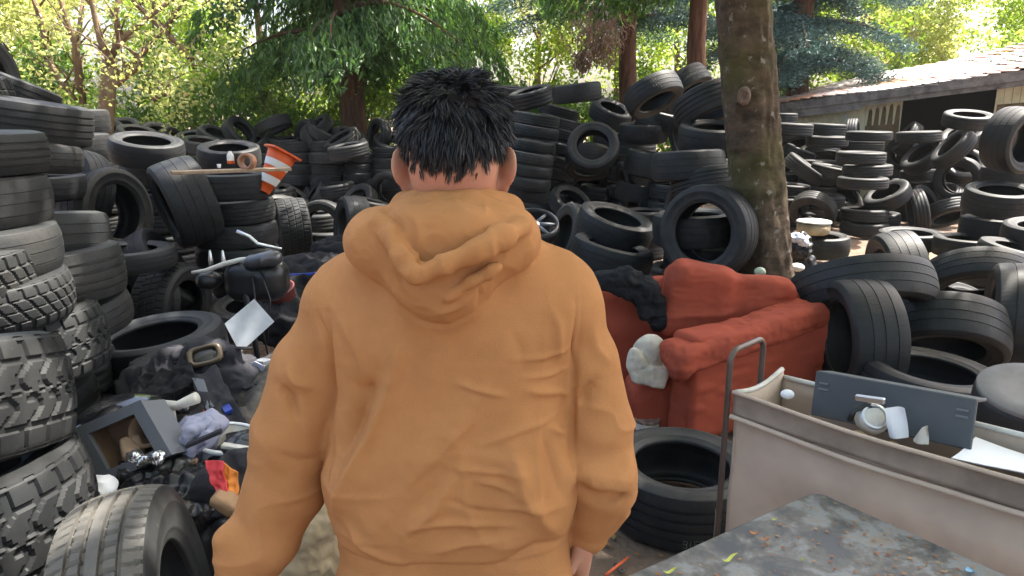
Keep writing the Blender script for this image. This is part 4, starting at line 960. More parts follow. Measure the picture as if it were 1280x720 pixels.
# --- near ones on the ground
FLAT = Sx(850, 606, 190, 75, -1, 2, D=.64, hi=True, kind='ribs', spin=0, label='black tyre lying flat on the littered dirt between the man and the fabric cart')
NEAR = Fx(245, 798, 405, .20, 1, .27, D=.72, kind='dusty', hi=True, label='dusty highway-tread tyre standing upright, nearest the camera at bottom left')
supports(random.Random(3), .27)
buried()
c_ = P(668, 284, 5.6)
for z_, lb in ((.13, 'lowest'), (.36, 'upper')): tyre((c_.x + .02, 5.75, z_), (.02, -.04, 1), .62, .2, label='%s dark tyre underneath the spoked wheel' % lb, far=True)
# ------------------------------------------------------------------ the man in the tan hoodie
M['fleece'] = mat('tan cotton fleece', (.46, .214, .086), .9, bump=.7, bscale=420, bdist=.0012, spec=.15, col2=(.41, .186, .072), vscale=7)
M['seam'] = mat('hoodie seam thread', (.36, .155, .058), .9)
def skinmat():
    m = mat('skin', (.44, .225, .145), .5, bump=.12, bscale=160, bdist=.001, col2=(.50, .225, .150), vscale=14, spec=.35)
    p = m.node_tree.nodes['Principled BSDF']; p.inputs['Subsurface Weight'].default_value = .25; p.inputs['Subsurface Radius'].default_value = (.02, .008, .004); p.inputs['Subsurface Scale'].default_value = .5; return m
M['skin'] = skinmat()
M['hair'] = mat('black hair', (.012, .012, .015), .45, spec=.5)
M['denim'] = mat('dark denim', (.03, .04, .07), .9, bump=.3, bscale=300)
M['shoe'] = mat('black shoe', (.02, .02, .02), .6)
def man():
    YB = 1.20
    def B(px, py, Y=YB): return np.array(PY(px, py, Y))
    def pz(px, py, Y): v = PY(px, py, Y); return np.array(v)
    root = empty('person', (-.11, YB, 0), label='man seen from behind in a tan hoodie with short spiky black hair, arms hanging down', cat='person')
    # ---------------- body: head, neck, arms, legs, one continuous mesh
    H = pz(568, 177, 1.175)                                  # skull centre
    pr = []
    pr.append((ell(H + [0, -.005, .010], (.073, .096, .087)), 'u', 0))
    pr.append((ell(H + [0, .035, -.045], (.062, .075, .085)), 'u', .03))       # face
    pr.append((ell(H + [0, .060, -.105], (.036, .03, .03)), 'u', .03))          # chin
    pr.append((ell(H + [0, -.040, -.045], (.062, .045, .05)), 'u', .04))       # occiput
    pr.append((cap(H + [0, .125, -.012], H + [0, .138, -.052], .008, .015), 'u', .015))   # nose
    for s in (-1, 1):
        pr.append((ell(H + [s * .031, .108, -.008], (.018, .012, .012)), 's', .012)); pr.append((ell(H + [s * .031, .101, -.008], (.013, .012, .011)), 'u', .002))
        pr.append((cap(H + [s * .016, .108, .018], H + [s * .048, .096, .02], .006), 'u', .01))
        # ear: tilted shell with a hollow in front
        e = H + [s * .0835, -.004, -.040]; Mx = Matrix.Rotation(s * R(42), 3, 'Z') @ Matrix.Rotation(s * R(6), 3, 'Y')
        pr.append((ell(e, (.0075, .0235, .034), Mx), 'u', .006)); pr.append((ell(e + [s * -.004, .004, -.030], (.008, .010, .013)), 'u', .008))
        pr.append((ell(e + [s * .006, .008, .003], (.006, .016, .026), Mx), 's', .004))
    pr.append((cap(H + [-.022, .112, -.076], H + [.022, .112, -.076], .008), 'u', .008)); pr.append((cap(H + [-.02, .121, -.076], H + [.02, .121, -.076], .002), 's', .003))
    nk = np.array([H[0] - .002, YB + .02, 1.44])
    pr.append((cap(H + [0, -.012, -.075], nk, .055, .064), 'u', .03))
    shl, shr = B(420, 400), B(702, 394); ell_, elr = B(362, 560, 1.2), B(743, 556, 1.2); wrl, wrr = B(300, 712, 1.16), B(735, 668, 1.2)
    pr.append((cap(nk, [nk[0], YB, 1.0], .08, .11), 'u', .06)); pr.append((cap(shl, shr, .055), 'u', .05))
    for a, b, c in ((shl, ell_, wrl), (shr, elr, wrr)): pr += [(cap(a, b, .045, .037), 'u', .03), (cap(b, c, .036, .025), 'u', .02)]
    pr.append((cap([nk[0], YB, 1.05], [nk[0], YB, .92], .11, .11), 'u', .05))
    for s in (-1, 1):
        hp = np.array([nk[0] + s * .08, YB, .88]); kn = np.array([nk[0] + s * .11, YB + .04 * s, .48]); an = np.array([nk[0] + s * .12, YB + .09 * s, .08])
        pr += [(cap(hp, kn, .075, .052), 'u', .04), (cap(kn, an, .052, .038), 'u', .02), (cap(an + [0, -.03, -.04], an + [0, .14, -.045], .035, .03), 'u', .02)]
    V, Q = sdf_mesh(pr, (-.62, .95, -.01), (.36, 1.52, 1.86), .0062)
    V2, Q2 = sdf_mesh([p for p in pr[:24]], H - [.12, .13, .128], H + [.12, .17, .13], .0034)
    # keep the fine head above the jaw line and the coarse body below it: one surface, seam under the collar
    V = relax(V, Q, 2); V2 = relax(V2, Q2, 2)
    zc = H[2] - .118; kb = (V[Q][:, :, 2].mean(1) < zc + .004); kh = (V2[Q2][:, :, 2].mean(1) > zc - .004)
    Vs, Qs = [V, V2], [Q[kb], Q2[kh] + len(V)]; n0 = len(V) + len(V2)
    def hand(w, side, dirv, palmn):
        """palm, five bent fingers; dirv = fingers direction, palmn = direction the palm faces"""
        d = Vector(dirv).normalized(); pn = Vector(palmn); pn = (pn - d * pn.dot(d)).normalized(); x = d.cross(pn) * side   # towards the thumb
        w = Vector(w); a = []
        def pt(u, v, n): return np.array(w + d * u + x * v + pn * n)
        Mx = Matrix((x, d, pn)).transposed()
        a.append((cap(pt(-.05, 0, 0), pt(.01, 0, 0), .025, .023), 'u', 0))
        a.append((rbox(pt(.048, 0, 0), (.040, .048, .0135), .013, Mx), 'u', .02))
        a.append((ell(pt(.03, .026, .012), (.018, .034, .014), Mx), 'u', .012))
        for k, (v, l, c) in enumerate([(.030, .066, .55), (.010, .074, .65), (-.011, .069, .75), (-.031, .054, .9)]):
            p0 = pt(.086, v, 0); t = 0; p = p0; ang = 0; seg = [l * .45, l * .32, l * .23]; rr = [.0092, .0085, .0076, .0066]
            for j, s_ in enumerate(seg):
                ang += c * (.55 if j == 0 else .8); q = p + np.array(d) * math.cos(ang) * s_ + np.array(pn) * math.sin(ang) * s_
                a.append((cap(p, q, rr[j], rr[j + 1]), 'u', .004 if j == 0 else .001)); p = q
        p = pt(.018, .030, .008)
        for u, v, n, r0_, r1_ in ((.048, .050, .020, .0125, .0100), (.076, .052, .034, .0100, .0085), (.098, .046, .044, .0085, .0072)):
            q = pt(u, v, n); a.append((cap(p, q, r0_, r1_), 'u', .006)); p = q
        c0 = np.array(w + d * .06); vv, qq = sdf_mesh(a, c0 - .135, c0 + .135, .0028); return relax(vv, qq, 2), qq
    for w, sd_, dv, pn in ((wrr + [0, 0, 0], -1, (-.10, .06, -1), (-1, .25, 0)), (wrl, 1, (.0, .22, -1), (1, .3, 0))):
        vv, qq = hand(w, sd_, dv, pn); Vs.append(vv); Qs.append(qq + n0); n0 += len(vv)
    me = mesh_np('body', np.concatenate(Vs) - np.array(root.location), np.concatenate(Qs)); link('body', me, root, M['skin'])
    # ---------------- hoodie
    hp = []
    tc = B(563, 540); wb = 1.0
    hp.append((rbox([-.112, YB, 1.17], (.205, .135, .235), .125), 'u', 0))
    hp.append((rbox([-.104, YB + .005, .93], (.208, .142, .19), .12), 'u', .10))
    hp.append((rbox([-.104, YB + .005, .80], (.203, .140, .06), .03), 'u', .03))                # ribbed hem
    ls, rs = B(440, 384), B(690, 378)
    hp.append((cap(ls, rs, .080), 'u', .07))
    nb = np.array([H[0] - .004, YB + .005, 1.445])
    hp.append((cap(nb, ls + [.01, 0, .0], .078, .068), 'u', .06)); hp.append((cap(nb, rs + [-.01, 0, .0], .078, .068), 'u', .06))
    k = .022
    def chain(pts, k, op='u', **kw):
        for a, b in zip(pts, pts[1:]): hp.append((cap(a[0], b[0], a[1], b[1]), op, k))
    # sleeves
    L = [(B(420, 412), .068), (B(393, 460), .073), (B(370, 540), .074), (B(357, 610), .071), (B(328, 672, 1.18), .064), (B(306, 716, 1.165), .050)]
    Rr = [(B(704, 402), .064), (B(724, 452), .068), (B(742, 530), .069), (B(743, 585), .067), (B(742, 632), .058), (B(734, 664), .040)]
    hp.append((cap(L[0][0], L[1][0], L[0][1], L[1][1]), 'u', .022)); hp.append((cap(Rr[0][0], Rr[1][0], Rr[0][1], Rr[1][1]), 'u', .022))
    for ch in (L, Rr):
        for a, b in zip(ch[1:], ch[2:]): hp.append((cap(a[0], b[0], a[1], b[1]), 'u', .012))
    hp.append((cap(B(284, 676, 1.14), B(292, 704, 1.14), .026, .030), 'u', .03)); hp.append((cap(B(291, 652, 1.12), B(283, 628, 1.10), .010, .016), 's', .01))
    hp.append((ell(B(764, 600, 1.17), (.035, .05, .05)), 'u', .05))
    def roll(pts, r, k=.03, op='u'):
        for a, b in zip(pts, pts[1:]): hp.append((cap(a, b, r), op, k))
    roll([B(728, 590, 1.135), B(757, 603, 1.13), B(776, 596, 1.14)], .010, .05)
    roll([B(728, 574, 1.115), B(757, 582, 1.105), B(778, 578, 1.12)], .006, .03, 's'); roll([B(728, 614, 1.12), B(752, 627, 1.11), B(770, 616, 1.125)], .007, .03, 's')
    # hood lying on the back: a slack pouch, the folded V-shaped rim and the collar round the neck
    def K(px, py, Y): return np.array(PY(px, py, Y))
    hp.append((ell(K(553, 304, 1.095), (.142, .074, .070), Matrix.Rotation(R(-2), 3, 'Y')), 'u', .003))
    hp.append((ell(K(548, 358, 1.075), (.070, .056, .056)), 'u', .05)); hp.append((ell(K(474, 300, 1.13), (.045, .05, .045)), 'u', .05)); hp.append((ell(K(636, 296, 1.13), (.045, .05, .045)), 'u', .05))
    for a in range(14):                                                     # collar ring
        t0, t1 = 2 * math.pi * a / 14, 2 * math.pi * (a + 1) / 14
        c = lambda t: np.array([H[0] + .0 + .084 * math.cos(t), YB - .005 + .088 * math.sin(t), 1.492 + .020 * (-math.sin(t)) + .0 + (.03 if False else 0)])
        hp.append((cap(c(t0), c(t1), .022), 'u', .018))
    hp.append((ell(K(556, 286, 1.05), (.056, .030, .030)), 'u', .03))                      # hollow of the hood between collar and rim
    
    roll([K(472, 272, 1.08), K(488, 296, 1.03), K(506, 322, 1.000), K(520, 340, .992)], .014, .008)
    roll([K(652, 282, 1.07), K(626, 296, 1.025), K(592, 314, 1.00), K(555, 330, .988), K(520, 343, .990)], .015, .008)
    roll([K(484, 262, 1.075), K(500, 286, 1.02), K(516, 312, 1.00), K(526, 328, .990)], .0055, .006, 's'); roll([K(632, 272, 1.05), K(604, 290, 1.02), K(572, 308, 1.00), K(528, 328, .990)], .0055, .006, 's')
    roll([K(500, 258, 1.09), K(540, 250, 1.085), K(590, 250, 1.085), K(630, 262, 1.09)], .011, .012)
    roll([K(500, 344, 1.022), K(522, 354, 1.014), K(550, 352, 1.011), K(588, 338, 1.012), K(616, 322, 1.02)], .009, .010, 's')
    roll([K(560, 372, 1.014), K(590, 352, 1.01), K(622, 334, 1.014)], .006, .012)
    roll([K(436, 330, 1.06), K(462, 362, 1.045), K(505, 398, 1.04), K(548, 415, 1.04), K(592, 400, 1.04), K(640, 354, 1.045), K(668, 318, 1.055)], .009, .006, 's')
    # neck opening
    hp.append((cap([H[0], YB + .015, 1.42], [H[0], YB + .0, 1.62], .062, .072), 's', .012))
    # ---- creases, in metres on the back of the garment: (polyline px, plane, width, height)
    def X(pts, Y): return [np.array(PY(x, y, Y)) for x, y in pts]
    folds = [([(484, 482), (462, 545), (428, 615), (415, 655)], 1.05, .014, .012), ([(468, 470), (440, 540), (418, 590)], 1.05, .020, -.012), ([(592, 508), (550, 560), (512, 612), (470, 664)], 1.05, .018, .009),
             ([(568, 540), (530, 590), (490, 640)], 1.05, .012, -.007), ([(575, 590), (540, 640), (505, 668)], 1.05, .013, .007), ([(520, 600), (560, 560), (600, 520)], 1.05, .008, .004), ([(571, 484), (598, 492), (630, 500)], 1.05, .0055, .0045),
             ([(660, 498), (690, 508), (718, 520)], 1.05, .006, .0045), ([(595, 602), (618, 606), (642, 615)], 1.05, .006, .005), ([(512, 658), (570, 655), (645, 658)], 1.05, .007, .0045), ([(688, 550), (702, 562), (712, 572)], 1.05, .006, .005),
             ([(640, 456), (680, 458), (718, 452)], 1.05, .006, .0035), ([(655, 480), (690, 484), (716, 482)], 1.05, .005, .003), ([(560, 585), (610, 592), (660, 596)], 1.05, .006, .003), ([(540, 692), (580, 680), (630, 676)], 1.05, .008, .005),
             ([(640, 565), (655, 620), (700, 690)], 1.05, .016, .008), ([(680, 560), (694, 600), (706, 640)], 1.05, .010, -.006), ([(496, 430), (492, 460), (480, 500)], 1.05, .012, .005), ([(437, 492), (450, 498), (466, 490)], 1.05, .014, -.006),
             ([(405, 395), (408, 460), (404, 540), (408, 605)], 1.08, .006, -.009), ([(722, 385), (722, 460), (718, 540), (720, 600)], 1.08, .006, -.008), ([(385, 402), (396, 430), (402, 455)], 1.06, .005, -.004),
             ([(335, 498), (350, 512), (362, 545)], 1.08, .012, -.010), ([(345, 470), (360, 490), (385, 500)], 1.08, .012, .006), ([(335, 580), (362, 594), (392, 600)], 1.08, .012, -.004), ([(727, 524), (735, 505), (748, 488)], 1.09, .013, -.009),
             ([(742, 420), (750, 450), (770, 470)], 1.09, .012, .005), ([(430, 660), (450, 690), (500, 706)], 1.05, .010, .005), ([(412, 400), (440, 440), (450, 470)], 1.05, .013, .004), ([(690, 395), (700, 420), (704, 470)], 1.05, .010, .004),
             ([(610, 640), (660, 634), (706, 650)], 1.05, .007, .004), ([(616, 712), (668, 690), (712, 700)], 1.05, .010, -.004), ([(600, 560), (650, 545), (700, 540)], 1.05, .007, .0035), ([(560, 625), (600, 640), (650, 640)], 1.05, .006, -.003),
             ([(640, 420), (650, 440), (655, 470)], 1.05, .012, -.003), ([(495, 352), (500, 372), (506, 388)], .99, .0035, -.003), ([(594, 362), (597, 378), (592, 392)], .99, .0035, -.003)]
    folds = [(X(p, Y), w * .85, h * 1.7) for p, Y, w, h in folds]
    def post(V, N):
        back = np.clip(-N[:, 1] * 1.6 + .1, 0, 1); D = np.zeros(len(V)); xz = V[:, [0, 2]]
        for pl, w, h in folds:
            dm = np.full(len(V), 9.0); n_ = len(pl) - 1; tt = np.zeros(len(V))
            for i, (a, b) in enumerate(zip(pl, pl[1:])):
                A, Bq = a[[0, 2]], b[[0, 2]]; ab = Bq - A; t = np.clip(((xz - A) @ ab) / (ab @ ab), 0, 1); d = np.linalg.norm(xz - A - t[:, None] * ab, axis=1); m = d < dm; dm = np.where(m, d, dm); tt = np.where(m, (i + t) / n_, tt)
            e = np.sin(np.pi * np.clip(tt, .04, .96)) ** .6; D += h * e * np.exp(-(dm / w) ** 1.5) * back
        rg_ = lambda s_, sd_, st: (1 - 2 * np.abs(vnoise(V * st, s_, sd_))) ** 3
        low = np.clip((1.30 - V[:, 2]) / .25, .25, 1); slv = np.clip((np.abs(V[:, 0] + .108) - .21) / .04, 0, 1)
        D += .0035 * rg_(.11, 11, [.45, 1, 1.5]) * low * (1 - slv) + .0045 * rg_(.10, 14, [1.1, 1, .45]) * (1 - slv) * low
        D += slv * .0045 * rg_(.075, 21, [.5, .5, 1.3]) * np.clip((1.25 - V[:, 2]) / .15, .15, 1)
        hm = np.clip((1.085 - V[:, 1]) / .03, 0, 1) * np.clip((V[:, 2] - 1.335) / .03, 0, 1); D += hm * (.0055 * rg_(.060, 31, [1.3, 1, .8]) + .002 * rg_(.028, 33, [1, 1, 1.3]))
        D += .0035 * vnoise(V * [1, 1, 1.6], .09, 2) + .0012 * vnoise(V, .03, 4)
        return V + N * D[:, None]
    V, Q = sdf_mesh(hp, (-.62, .88, .74), (.38, 1.45, 1.60), .0038); V = relax(V, Q, 2, .5); V = post(V, vnormals(V, Q)); V = relax(V, Q, 1, .3)
    hd = link('hoodie', mesh_np('hoodie', V - np.array(root.location), Q), root, M['fleece'])
    # trousers and shoes (below the frame)
    tp = []
    tp.append((rbox([nk[0], YB, .86], (.165, .115, .10), .09), 'u', 0))
    for s in (-1, 1):
        hp_ = np.array([nk[0] + s * .09, YB, .85]); kn = np.array([nk[0] + s * .11, YB + .04 * s, .48]); an = np.array([nk[0] + s * .12, YB + .09 * s, .09]); tp += [(cap(hp_, kn, .10, .078), 'u', .04), (cap(kn, an, .076, .062), 'u', .02)]
        sh = [(cap(an + [0, -.04, -.045], an + [0, .15, -.055], .045, .038), 'u', .02)]; sdf_obj('shoe', sh, an - .25, an + .25, .009, M['shoe'], root)
    sdf_obj('trousers', tp, (-.45, .95, .03), (.25, 1.5, 1.0), .01, M['denim'], root)
    # ---------------- hair: skull cap plus tapered locks
    nr = np.random.default_rng(12); n = 36000
    c0 = H + np.array([0, -.008, .012]); rad = np.array([.073, .097, .084])
    d = nr.normal(size=(n * 3, 3)); d /= np.linalg.norm(d, axis=1)[:, None]; pos = c0 + d * rad
    rz = (pos[:, 2] - H[2]); ry = (pos[:, 1] - H[1])
    ins = (rz > -.086 + .014 * np.sin(pos[:, 0] * 60) + np.clip(ry * 1.2, -.02, .06) + .010 * nr.random(len(pos)) + .02 * (np.abs(pos[:, 0] - H[0]) / .07) ** 2) & ~((ry > .055) & (rz < .045)) & ~((np.abs(pos[:, 0] - H[0]) > .055) & (rz < -.008) & (ry > -.050))
    stub = (rz < -.078) & (rz > -.112 + .3 * (np.abs(pos[:, 0] - H[0])) ** 1.0 * .4) & (ry < -.01) & (nr.random(len(pos)) < np.clip((rz + .118) / .045, 0, 1) * .5) & ~ins
    npk = int(ins.sum()); keep_ = np.concatenate([np.where(ins)[0][:n - 2600], np.where(stub)[0][:2600]]); nst = int(min(2600, stub.sum()))
    pos = pos[keep_]; d = d[keep_]; n = len(pos); isst = np.arange(n) >= n - nst; rz = pos[:, 2] - H[2]
    xx = np.clip(np.abs(pos[:, 0] - H[0]), 0, .055); rz = pos[:, 2] - H[2]; ry = pos[:, 1] - H[1]; low_ = (rz < -.040) & (ry < 0); ys = H[1] - .013 - np.sqrt(.0575 ** 2 - xx ** 2)
    pos[:, 1] = np.where(low_, np.minimum(pos[:, 1], ys), pos[:, 1])
    nrm = d / rad; nrm /= np.linalg.norm(nrm, axis=1)[:, None]
    up = np.clip((rz - .015) / .085, 0, 1)                   # 0 on the back and sides, 1 on the crown
    nc = 800; ci = nr.integers(0, n, nc); cl = np.argmin(((pos[:, None, :] - pos[ci][None]) ** 2).sum(-1), axis=1)
    fl = nr.normal(size=(nc, 3)) * [.75, .5, .45]
    wh = H + np.array([.018, -.045, .10]); away = pos - wh; away -= nrm * (away * nrm).sum(1)[:, None]; away /= np.maximum(np.linalg.norm(away, axis=1), 1e-6)[:, None]
    away *= np.clip(np.linalg.norm(pos - wh, axis=1) / .045, .15, 1)[:, None]; flow = away * 1.0 + nrm * (.15 + .32 * up)[:, None] + np.array([0, 0, -.35]) * (1 - up)[:, None] + fl[cl] * (.42 + .70 * up)[:, None] + nr.normal(size=(n, 3)) * .16
    flow /= np.linalg.norm(flow, axis=1)[:, None]
    ln = (.013 + .022 * np.clip((rz + .06) / .09, 0, 1) + .006 * up) * (.65 + .6 * nr.random(n)) * (.8 + .5 * nr.random(nc)[cl])
    ln = np.where(isst, .0045, ln)
    tip = pos + flow * ln[:, None]; ctip = pos[ci] + (np.array([flow[cl == k].mean(0) if (cl == k).any() else [0, 0, 1] for k in range(nc)])) * (.018 + .022 * up[ci])[:, None] * 1.15
    tip = tip * .66 + ctip[cl] * .34; tip = np.where(isst[:, None], pos + flow * .0045, tip)
    tip[:, 2] = np.minimum(tip[:, 2], H[2] + .104 + .012 * nr.random(n))
    tip[:, 2] += -.006 * (1 - up); mid = (pos + tip) / 2 + nrm * (.004 + .006 * up)[:, None]
    sdv = np.cross(tip - pos, nr.normal(size=(n, 3))); sdv /= np.maximum(np.linalg.norm(sdv, axis=1), 1e-9)[:, None]; wd = (.0005 + .0006 * nr.random(n))[:, None]
    S_ = []
    for t, w in ((0, 1), (.35, 1), (.7, .7), (1, .08)):
        c = pos * (1 - t) ** 2 + mid * 2 * t * (1 - t) + tip * t * t; S_ += [c - sdv * wd * w, c + sdv * wd * w]
    Vh = np.stack(S_, 1).reshape(-1, 3); b = np.arange(n)[:, None] * 8; Fh = np.concatenate([b + [0, 1, 3, 2], b + [2, 3, 5, 4], b + [4, 5, 7, 6]])
    cp = [(ell(c0 + [0, -.002, .004], rad + .001), 'u', 0), (rbox(H + [0, .13, -.05], (.12, .10, .10), .01), 's', .01), (rbox(H + [0, -.02, -.150], (.12, .14, .062), .03), 's', .01)]
    for s in (-1, 1): cp.append((ell(H + [s * .085, .02, -.065], (.030, .05, .045)), 's', .01))
    Vc, Qc = sdf_mesh(cp, H - .14, H + .14, .005); Vc = relax(Vc, Qc, 1); Nc = vnormals(Vc, Qc); Vc = Vc + Nc * (vnoise(Vc, .012, 5) * .002)[:, None]
    link('hair', mesh_np('hair', np.concatenate([Vc, Vh]) - np.array(root.location), np.concatenate([Qc, Fh + len(Vc)]), matidx=np.concatenate([np.ones(len(Qc)), np.zeros(len(Fh))])), root, [M['hair'], mat('hair roots', (.018, .015, .014), .9, spec=.1)])
man()
# ------------------------------------------------------------------ furniture, cart, table and junk
def K(px, py, Y): return np.array(PY(px, py, Y))
def V3(a): return Vector([float(x) for x in a])
M['redcloth'] = mat('brick red upholstery', (.33, .070, .040), .88, bump=.5, bscale=260, bdist=.0015, col2=(.19, .045, .030), vscale=4, spec=.12, vlo=.5, vhi=.8)
M['blackcloth'] = mat('black cloth', (.014, .014, .016), .9, bump=.5, bscale=200, spec=.25)
M['greycloth'] = mat('dark grey cloth', (.034, .033, .039), .9, bump=.5, bscale=200, spec=.25)
M['offwhite'] = mat('off-white cloth', (.62, .56, .47), .9, bump=.4, bscale=150, col2=(.42, .39, .34), vscale=12)
M['lav'] = mat('pale lavender cloth', (.30, .31, .41), .9, bump=.3, bscale=150)
M['plasticbag'] = mat('black bin-bag plastic', (.014, .014, .015), .3, bump=.5, bscale=45, bdist=.005, spec=.5)
M['canvas'] = mat('beige canvas', (.57, .45, .355), .85, bump=.35, bscale=330, bdist=.001, col2=(.40, .305, .235), vscale=2.6, spec=.2, vlo=.4, vhi=.75)
M['canvasb'] = mat('brown-grey canvas hem', (.33, .26, .205), .85, bump=.35, bscale=330, bdist=.001, col2=(.21, .165, .13), vscale=5, spec=.2)
M['pole'] = mat('brown painted steel tube', (.13, .10, .085), .42, metal=.5, col2=(.11, .07, .05), vscale=18, vlo=.5, vhi=.75)
M['chrome'] = mat('scuffed chrome', (.62, .62, .62), .34, metal=1, bump=.2, bscale=40)
M['blackmetal'] = mat('black painted metal', (.02, .02, .022), .35, metal=.3)
M['grey'] = mat('slate grey plastic', (.05, .058, .067), .55, bump=.15, bscale=60, col2=(.07, .078, .086), vscale=3)
M['boxgrey'] = mat('grey painted board', (.13, .14, .16), .6, bump=.2, bscale=80)
M['wood'] = mat('raw brown wood', (.32, .20, .12), .8, col2=(.20, .12, .07), vscale=9, bump=.3)
M['paper'] = mat('white paper', (.78, .79, .82), .8)
M['bone'] = mat('dirty white plastic', (.62, .60, .55), .5, col2=(.5, .46, .4), vscale=12)
M['orange'] = mat('traffic orange plastic', (.80, .12, .02), .5, col2=(.65, .10, .02), vscale=10)
M['bandw'] = mat('reflective white band', (.75, .72, .70), .4)
M['red'] = mat('faded red plastic', (.55, .06, .04), .5)
M['pink'] = mat('coral red nylon', (.75, .06, .07), .6, bump=.2, bscale=60)
M['org2'] = mat('orange nylon', (.80, .26, .04), .6, bump=.2, bscale=60)
M['blue'] = mat('blue plastic', (.03, .06, .35), .45)
M['tan'] = mat('tan canvas fabric', (.42, .33, .21), .9, bump=.5, bscale=160, col2=(.30, .23, .14), vscale=12)
M['leafy'] = mat('yellow green leaf', (.50, .52, .10), .6)
M['leaforg'] = mat('orange brown leaf', (.55, .20, .06), .7)
def wrinkle(a1, s1, a2=0, s2=.03, seed=1, st=(1, 1, 1)):
    def f(V, N):
        r = 1 - 2 * np.abs(vnoise(V * st, s1, seed)); d = a1 * r
        if a2: d = d + a2 * (1 - 2 * np.abs(vnoise(V * st, s2, seed + 3)))
        return V + N * d[:, None]
    return f
def bb(prims, m=.04):
    lo = np.min([p[0][1] for p in prims if p[1] == 'u'], 0) - m; hi = np.max([p[0][2] for p in prims if p[1] == 'u'], 0) + m; return lo, hi
def blob(name, prims, h, m, parent=None, post=None, sm=2, **k):
    lo, hi = bb(prims); return sdf_obj(name, prims, lo, hi, h, m, parent, post, sm, **k)
def chaincap(pts, r, k=.03):
    out = []
    for i, (a, b) in enumerate(zip(pts, pts[1:])):
        ra, rb_ = (r[i], r[i + 1]) if hasattr(r, '__len__') else (r, r); out.append((cap(a, b, ra, rb_), 'u', 0 if i == 0 else k))
    return out
# ---- red armchair
def armchair():
    root = empty('armchair', K(890, 545, 3.7) * [1, 1, 0], label='worn brick-red upholstered armchair slumped beside the leaning tree', cat='armchair')
    A0, A1 = K(868, 500, 3.50), K(1000, 455, 3.86); ax = V3(A1 - A0); ax.z = 0; L = ax.length; ax.normalize(); nrm = Vector((ax.y, -ax.x, 0)); Mx = Matrix((ax, -nrm, ZU)).transposed()
    c = V3(A0) * .5 + V3(A1) * .5; c.z = .29
    crease = lambda p, r, k=.02: [(cap(a, b, r), 's', k) for a, b in zip(p, p[1:])]
    pr = [(rbox(np.array(c), (L / 2 + .10, .10, .285), .035, Mx), 'u', 0)]
    pr += crease([K(842, 470, 3.36), K(856, 520, 3.40), K(862, 548, 3.42)], .006, .02)
    blob('base', pr, .010, M['redcloth'], root, lambda V, N: V + N * ((.010 * vnoise(V, .22, 3) + .005 * vnoise(V * [1, 1, 2], .07, 5)))[:, None])
    p = [K(846, 447, 3.38), K(880, 432, 3.44), K(930, 416, 3.58), K(975, 400, 3.72), K(1012, 388, 3.86)]
    c2 = V3(p[0] + p[4]) * .5 + ZU * -.005; sl_ = (V3(p[4]) - V3(p[0])).normalized(); M2 = Matrix((sl_, (-nrm).normalized(), sl_.cross(-nrm).normalized())).transposed()
    pr = [(rbox(np.array(c2), (L / 2 + .12, .112, .066), .045, M2), 'u', 0), (ell(K(848, 455, 3.38), (.05, .10, .085)), 'u', .05)]
    pr += crease([K(850, 458, 3.27), K(900, 452, 3.33), K(960, 430, 3.50), K(1020, 408, 3.72)], .005, .015)
    blob('arm', pr, .009, M['redcloth'], root, wrinkle(.006, .10, .003, .04, 2, (1, 1, 1.8)))
    pr = [(rbox(K(905, 378, 3.98), (.34, .13, .17), .05, Matrix.Rotation(R(8), 3, 'Y') @ Matrix.Rotation(R(-10), 3, 'X')), 'u', 0), (rbox(K(868, 378, 3.90), (.16, .10, .20), .055, Matrix.Rotation(R(12), 3, 'Y')), 'u', .10), (ell(K(968, 376, 4.0), (.14, .10, .08)), 'u', .12)]
    pr += crease([K(838, 338, 3.74), K(842, 370, 3.70), K(836, 405, 3.70)], .007, .03) + crease([K(862, 410, 3.72), K(900, 400, 3.74), K(950, 385, 3.80), K(985, 375, 3.86)], .012, .03)
    blob('backrest', pr, .010, M['redcloth'], root, wrinkle(.010, .16, .003, .05, 7, (.6, 1, 1.8)))
    pr = [(rbox(K(790, 385, 4.12), (.27, .12, .17), .09, Matrix.Rotation(R(-6), 3, 'Y')), 'u', 0), (rbox(K(800, 440, 4.12), (.25, .14, .26), .08), 'u', .06)]
    blob('arm', pr, .012, M['redcloth'], root, wrinkle(.006, .14, 0, .05, 9), label='far end of the armchair under the black cloth')
    pr = [(rbox(K(838, 468, 3.78), (.20, .17, .10), .06), 'u', 0), (rbox(K(822, 505, 3.70), (.17, .13, .15), .05), 'u', .03)] + crease([K(786, 488, 3.58), K(812, 482, 3.56), K(836, 480, 3.56)], .006, .02)
    blob('seat', pr, .010, M['redcloth'], root, wrinkle(.005, .12, .002, .04, 11))
    mb = MB()
    for x, y in ((-.02, -.33), (.42, -.08), (-.28, .25), (.33, .3)): mb.lathe([(.0, 0), (.022, 0), (.028, .05), (.0, .05)], (x, y + .12, 0), n=12)
    mb.build('feet', M['wood'], root, smooth=True)
armchair()
pr = chaincap([K(752, 350, 3.85), K(785, 350, 3.84), K(808, 362, 3.84), K(820, 384, 3.86), K(824, 404, 3.88)], [.045, .055, .055, .050, .045], .04) + chaincap([K(770, 358, 3.82), K(796, 372, 3.80), K(806, 392, 3.82)], .03, .03) + [(ell(K(826, 403, 3.84), (.055, .04, .05)), 'u', .02), (ell(K(768, 352, 3.84), (.08, .04, .035)), 'u', .03)]
blob('rag', pr, .007, M['blackcloth'], None, wrinkle(.014, .06, .005, .025, 3), label='black cloth draped over the far end of the red armchair', cat='cloth')
